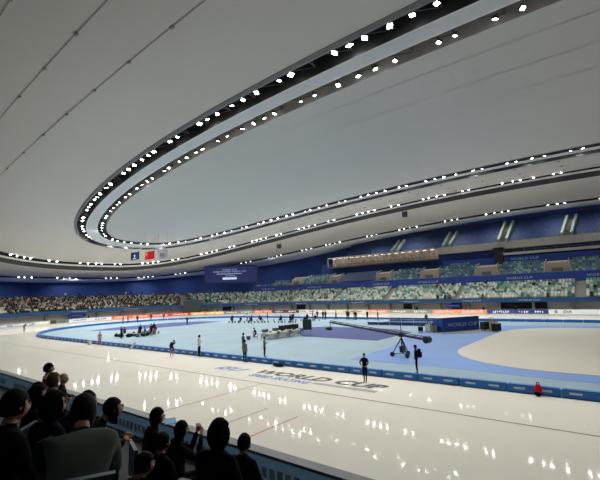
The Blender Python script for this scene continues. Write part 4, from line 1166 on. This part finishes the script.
# blue hoarding box on the far infield
p0_, p1_ = Vector((-6.3, 3.4, 0)), Vector((-3.3, 8.4, 0)); dv = p1_ - p0_; rz = math.atan2(dv.y, dv.x); md = (p0_ + p1_) / 2 + Vector((-.8, .5, 0))
t = thing('hoarding_box', 'blue fabric-clad hoarding box with white lettering on the far infield', 'hoarding', (md.x, md.y, .05), rz)
mb = MB(); mb.box((0, .3, .8), (dv.length, 1.8, 1.6)); mb.build('panel', mat('hoard_blue', (20, 66, 150), .55), t)
q = link('lettering', text_mesh('WORLD CUP', .62, .01, m_text, .1, sx=1.3), t); q.location = (0.2, -.62, .8); q.rotation_euler = (PI / 2, 0, 0)
mb = MB(); mb.box((0, -.35, 1.64), (dv.length + .1, .6, .1)); mb.build('top_edge', mat('navy_edge', (24, 36, 84), .6), t)
for i, (x, y, w, h, rgb, lab) in enumerate(((-2.7, 7.7, .9, 1.0, (52, 60, 66), 'grey machine right of the blue hoarding box'), (-1.9, 8.1, .8, 1.2, (196, 192, 170), 'cream equipment crate right of the blue hoarding box'), (-1.3, 7.2, 1.0, .9, (44, 46, 40), 'low dark trolley at the right of the hoarding box'),
                                          (-8.6, 4.2, .8, .9, (216, 216, 204), 'white padded crate left of the blue hoarding box'), (-7.6, 3.6, .7, .7, (120, 118, 80), 'olive and white bundle left of the hoarding box'), (-9.3, 3.2, .7, .6, (30, 34, 34), 'black round case at the left of the hoarding box'))):
    t = thing('equipment_crate', lab, 'equipment', (x, y, .012 if x > -2.5 else .05), rz + .2 * i)
    mb = MB(); mb.box((0, 0, h / 2 + .06), (w, w * .8, h - .1)); mb.build('crate_body', cloth(rgb), t)
    mb = MB(); mb.box((0, 0, h + .03), (w * 1.05, w * .85, .06)); mb.tube((-w / 2, 0, h), (-w / 2, 0, h + .35), .025, n=5); mb.tube((w / 2, 0, h), (w / 2, 0, h + .35), .025, n=5); mb.tube((-w / 2, 0, h + .35), (w / 2, 0, h + .35), .025, n=5); mb.build('lid', m_leg, t)
    mb = MB()
    for sx in (-1, 1):
        for sy in (-1, 1): mb.tube((sx * w * .4, sy * w * .3 - .03, .05), (sx * w * .4, sy * w * .3 + .03, .05), .05, n=8)
    mb.build('castors', m_black, t)
# low barrier rails by the blue mat
for i, (a_, b_) in enumerate((((-21.4, 11.4), (-15.6, 11.5)), ((-15.6, 11.5), (-9.8, 11.7)), ((-21.4, 19.3), (-13.0, 20.2)))):
    a_ = Vector((a_[0], a_[1], 0.02)); b_ = Vector((b_[0], b_[1], 0.02))
    t = thing('barrier_rail', ['low barrier along the near edge of the blue mat, left half', 'low barrier along the near edge of the blue mat, right half', 'low barrier along the far edge of the blue mat'][i], 'barrier', a_)
    d_ = b_ - a_; n = max(2, int(d_.length / 1.9))
    for j in range(n + 1):
        q_ = d_ * (j / n); mb = MB(); mb.tube(q_, q_ + Vector((0, 0, .95)), .04, n=6); mb.build('post', m_wt, t)
    mb = MB(); mb.tube(Vector((0, 0, .9)), d_ + Vector((0, 0, .9)), .03, n=5); mb.build('top_rail', m_wt, t)
    mb = MB(); c_ = d_ / 2; mb.box((c_.x, c_.y, .25), (d_.length, .06, .4), 0, math.atan2(d_.y, d_.x)); mb.build('board_panel', mat('barrier_navy', (22, 44, 90), .6), t)

# ------------------------------------------------------------------ near stand and spectators
mb = MB()
for k_ in range(14):
    y = -39.6 - .8 * k_; z = .82 + .36 * k_
    mb.box((0, y, z / 2 - .3), (90, .8, z + .6 - .6 + .0))
o = struct('floor_near_stand', mb, mat('near_concrete', (44, 44, 48), .8))
mb = MB(); mb.box((0, -38.7, .2), (90, 1.0, .42)); struct('floor_near_walk', mb, MATS['near_concrete'])
def floorz(y):
    k_ = max(0, min(13, round((-39.6 - y) / .8))); return .82 + .36 * k_ - .3 - .0
for o_ in ():
    pass
ROWZ = lambda k_: (.82 + .36 * k_) / 2 - .3 + (.82 + .36 * k_) / 2
# empty near seats
sm = mat('near_seat_blue', (70, 100, 120), .5)
mb = MB(); mb.box((0, 0, .42), (.44, .4, .05)); mb.box((0, .26, .66), (.44, .05, .44)); mb.box((0, .1, .2), (.08, .2, .4)); near_seat = mb.mesh('seat', sm)
nsp = []
for k_ in range(0, 6):
    x = 1.0
    while x < 16:
        nsp.append((x, -39.75 - .8 * k_, ROWZ(k_))); x += .56
HEADS = []
# name, head point, facing turn, pose, colours
specs = [
 ('spectator in white and red top with short black hair standing at the rail', (-.21, -42.32, 3.72), 'stand', (206, 190, 190), 'short', None, 2.8),
 ('spectator in grey hooded coat seen from behind, beside the one in red', (1.2, -42.7, 3.68), 'stand', (118, 112, 108), 'hood', (96, 84, 76), 3.1),
 ('spectator in beige knitted hat among standing people at the left', (.62, -42.3, 3.56), 'stand', (60, 52, 50), 'hat', (196, 180, 156), 2.9),
 ('spectator in black with short black hair, face turned down to the right', (5.1, -43.7, 3.99), 'lean', (16, 17, 20), 'short', None, 2.4),
 ('black-haired spectator leaning forward in a large black jacket', (5.35, -43.49, 3.89), 'lean', (14, 14, 16), 'long', None, 2.9),
 ('spectator whose round black head stands out against the ice, beside the phone', (4.55, -42.36, 3.38), 'sit', (20, 20, 24), 'long', None, 2.8),
 ('dark-haired spectator holding up a phone towards the ice', (4.84, -42.09, 3.15), 'phone', (28, 24, 26), 'long', None, 2.9),
 ('spectator in black in front of the phone user, low at the picture edge', (6.0, -43.18, 3.50), 'sit', (16, 16, 20), 'short', None, 3.3),
 ('spectator in black hood, rightmost large head against the ice', (7.07, -43.14, 3.79), 'sit', (18, 18, 22), 'hood', (14, 14, 16), 3.3),
 ('spectator with only the crown of black hair over the rail at right', (6.02, -41.79, 3.08), 'sit', (24, 24, 28), 'short', None, 3.3),
 ('spectator in grey-green jacket with one shoulder raised', (7.16, -44.66, 4.41), 'lean', (96, 106, 98), 'long', None, 4.25),
 ('spectator in black coat at the left edge, nearest row', (6.5, -44.95, 4.42), 'sit', (14, 14, 17), 'short', None, 3.3),
 ('spectator in navy-marked black coat in the dark left group', (5.6, -44.3, 4.15), 'sit', (18, 20, 34), 'hood', (14, 16, 26), 3.3),
 ('spectator in black below the grey hooded one', (3.9, -43.9, 3.95), 'sit', (18, 18, 20), 'hood', (16, 16, 18), 3.0),
 ('spectator in black jacket beside the left edge of the rail', (2.4, -43.4, 3.75), 'sit', (16, 16, 18), 'short', None, 3.0),
 ('broad spectator in black in the middle of the dark group', (4.7, -43.95, 3.95), 'sit', (13, 13, 15), 'short', None, 3.3),
 ('spectator in charcoal coat low in the front rows', (6.9, -43.95, 3.70), 'sit', (20, 20, 22), 'short', None, 3.0),
]
PHONE = pose(**{k_: v[0] for k_, v in SIT.items() if k_ in STAND}); PHONE['elbowR'] = ((.20, -.30, .84), .045); PHONE['wristR'] = ((.10, -.34, 1.10), .030); PHONE['elbowL'] = ((-.20, -.24, .80), .045); PHONE['wristL'] = ((-.02, -.36, 1.06), .030)
SK = {'stand': Vector((0, -.03, 1.645)), 'sit': Vector((0, -.06, 1.21)), 'phone': Vector((0, -.06, 1.21)), 'lean': Vector((0, -.40, 1.10))}
PS = {'stand': FOLD, 'sit': SIT, 'phone': PHONE, 'lean': LEAN}
for lab, hp_, ps, top, hair, hrgb, face in specs:
    rz = face
    k_ = round((-39.6 - (hp_[1] - .15)) / .8)
    fz = ROWZ(k_)
    s_ = min(1.12, max(.9, (hp_[2] - fz) / SK[ps].z))
    off = Matrix.Rotation(rz, 3, 'Z') @ (SK[ps] * s_)
    loc = Vector((hp_[0] - off.x, hp_[1] - off.y, hp_[2] - SK[ps].z * s_))
    t = person(lab, loc, rz, PS[ps], top, (18, 18, 22), hair=hair, hair_rgb=hrgb, s=s_, fine=True, bulk=1.25, sub=2, hp=-.25 if ps == 'lean' else 0.0, hy=-.5 if 'right' in lab and ps == 'lean' else 0.0)
    if ps != 'stand':
        st = link('stadium_seat', near_seat, None, loc, rz); st.scale = (s_, s_, s_)
        tag(st, 'slate blue seat under the ' + lab[:1].lower() + ' '.join(lab.split()[:9])[1:], 'seat')
    if 'white and red' in lab:
        mbx = MB(); mbx.tube((.18, 0, 1.46), (.23, .03, 1.12), .085, .065, 10); mbx.build('sleeve', cloth((176, 30, 44)), t, True)
        mbx = MB(); mbx.tube((-.18, 0, 1.46), (-.23, .03, 1.12), .085, .065, 10); mbx.build('sleeve', cloth((176, 30, 44)), t, True)
    if ps == 'phone':
        ph = thing('mobile_phone', 'mobile phone with bright blue screen held up by a spectator', 'phone', (5.13, -42.5, 3.44), 0)
        ph.rotation_mode = 'QUATERNION'
        ph.rotation_quaternion = (CAM - Vector((5.13, -42.5, 3.44))).to_track_quat('Y', 'Z')
        mbx = MB(); mbx.box((0, 0, 0), (.16, .012, .085)); mbx.build('phone_body', m_black, ph)
        mbx = MB(); mbx.box((0, .008, 0), (.148, .003, .074)); mbx.build('phone_screen', mat('phone_screen', (110, 150, 190), .3, emit=.5), ph)
print('OBJECTS TOTAL', len(D.objects))
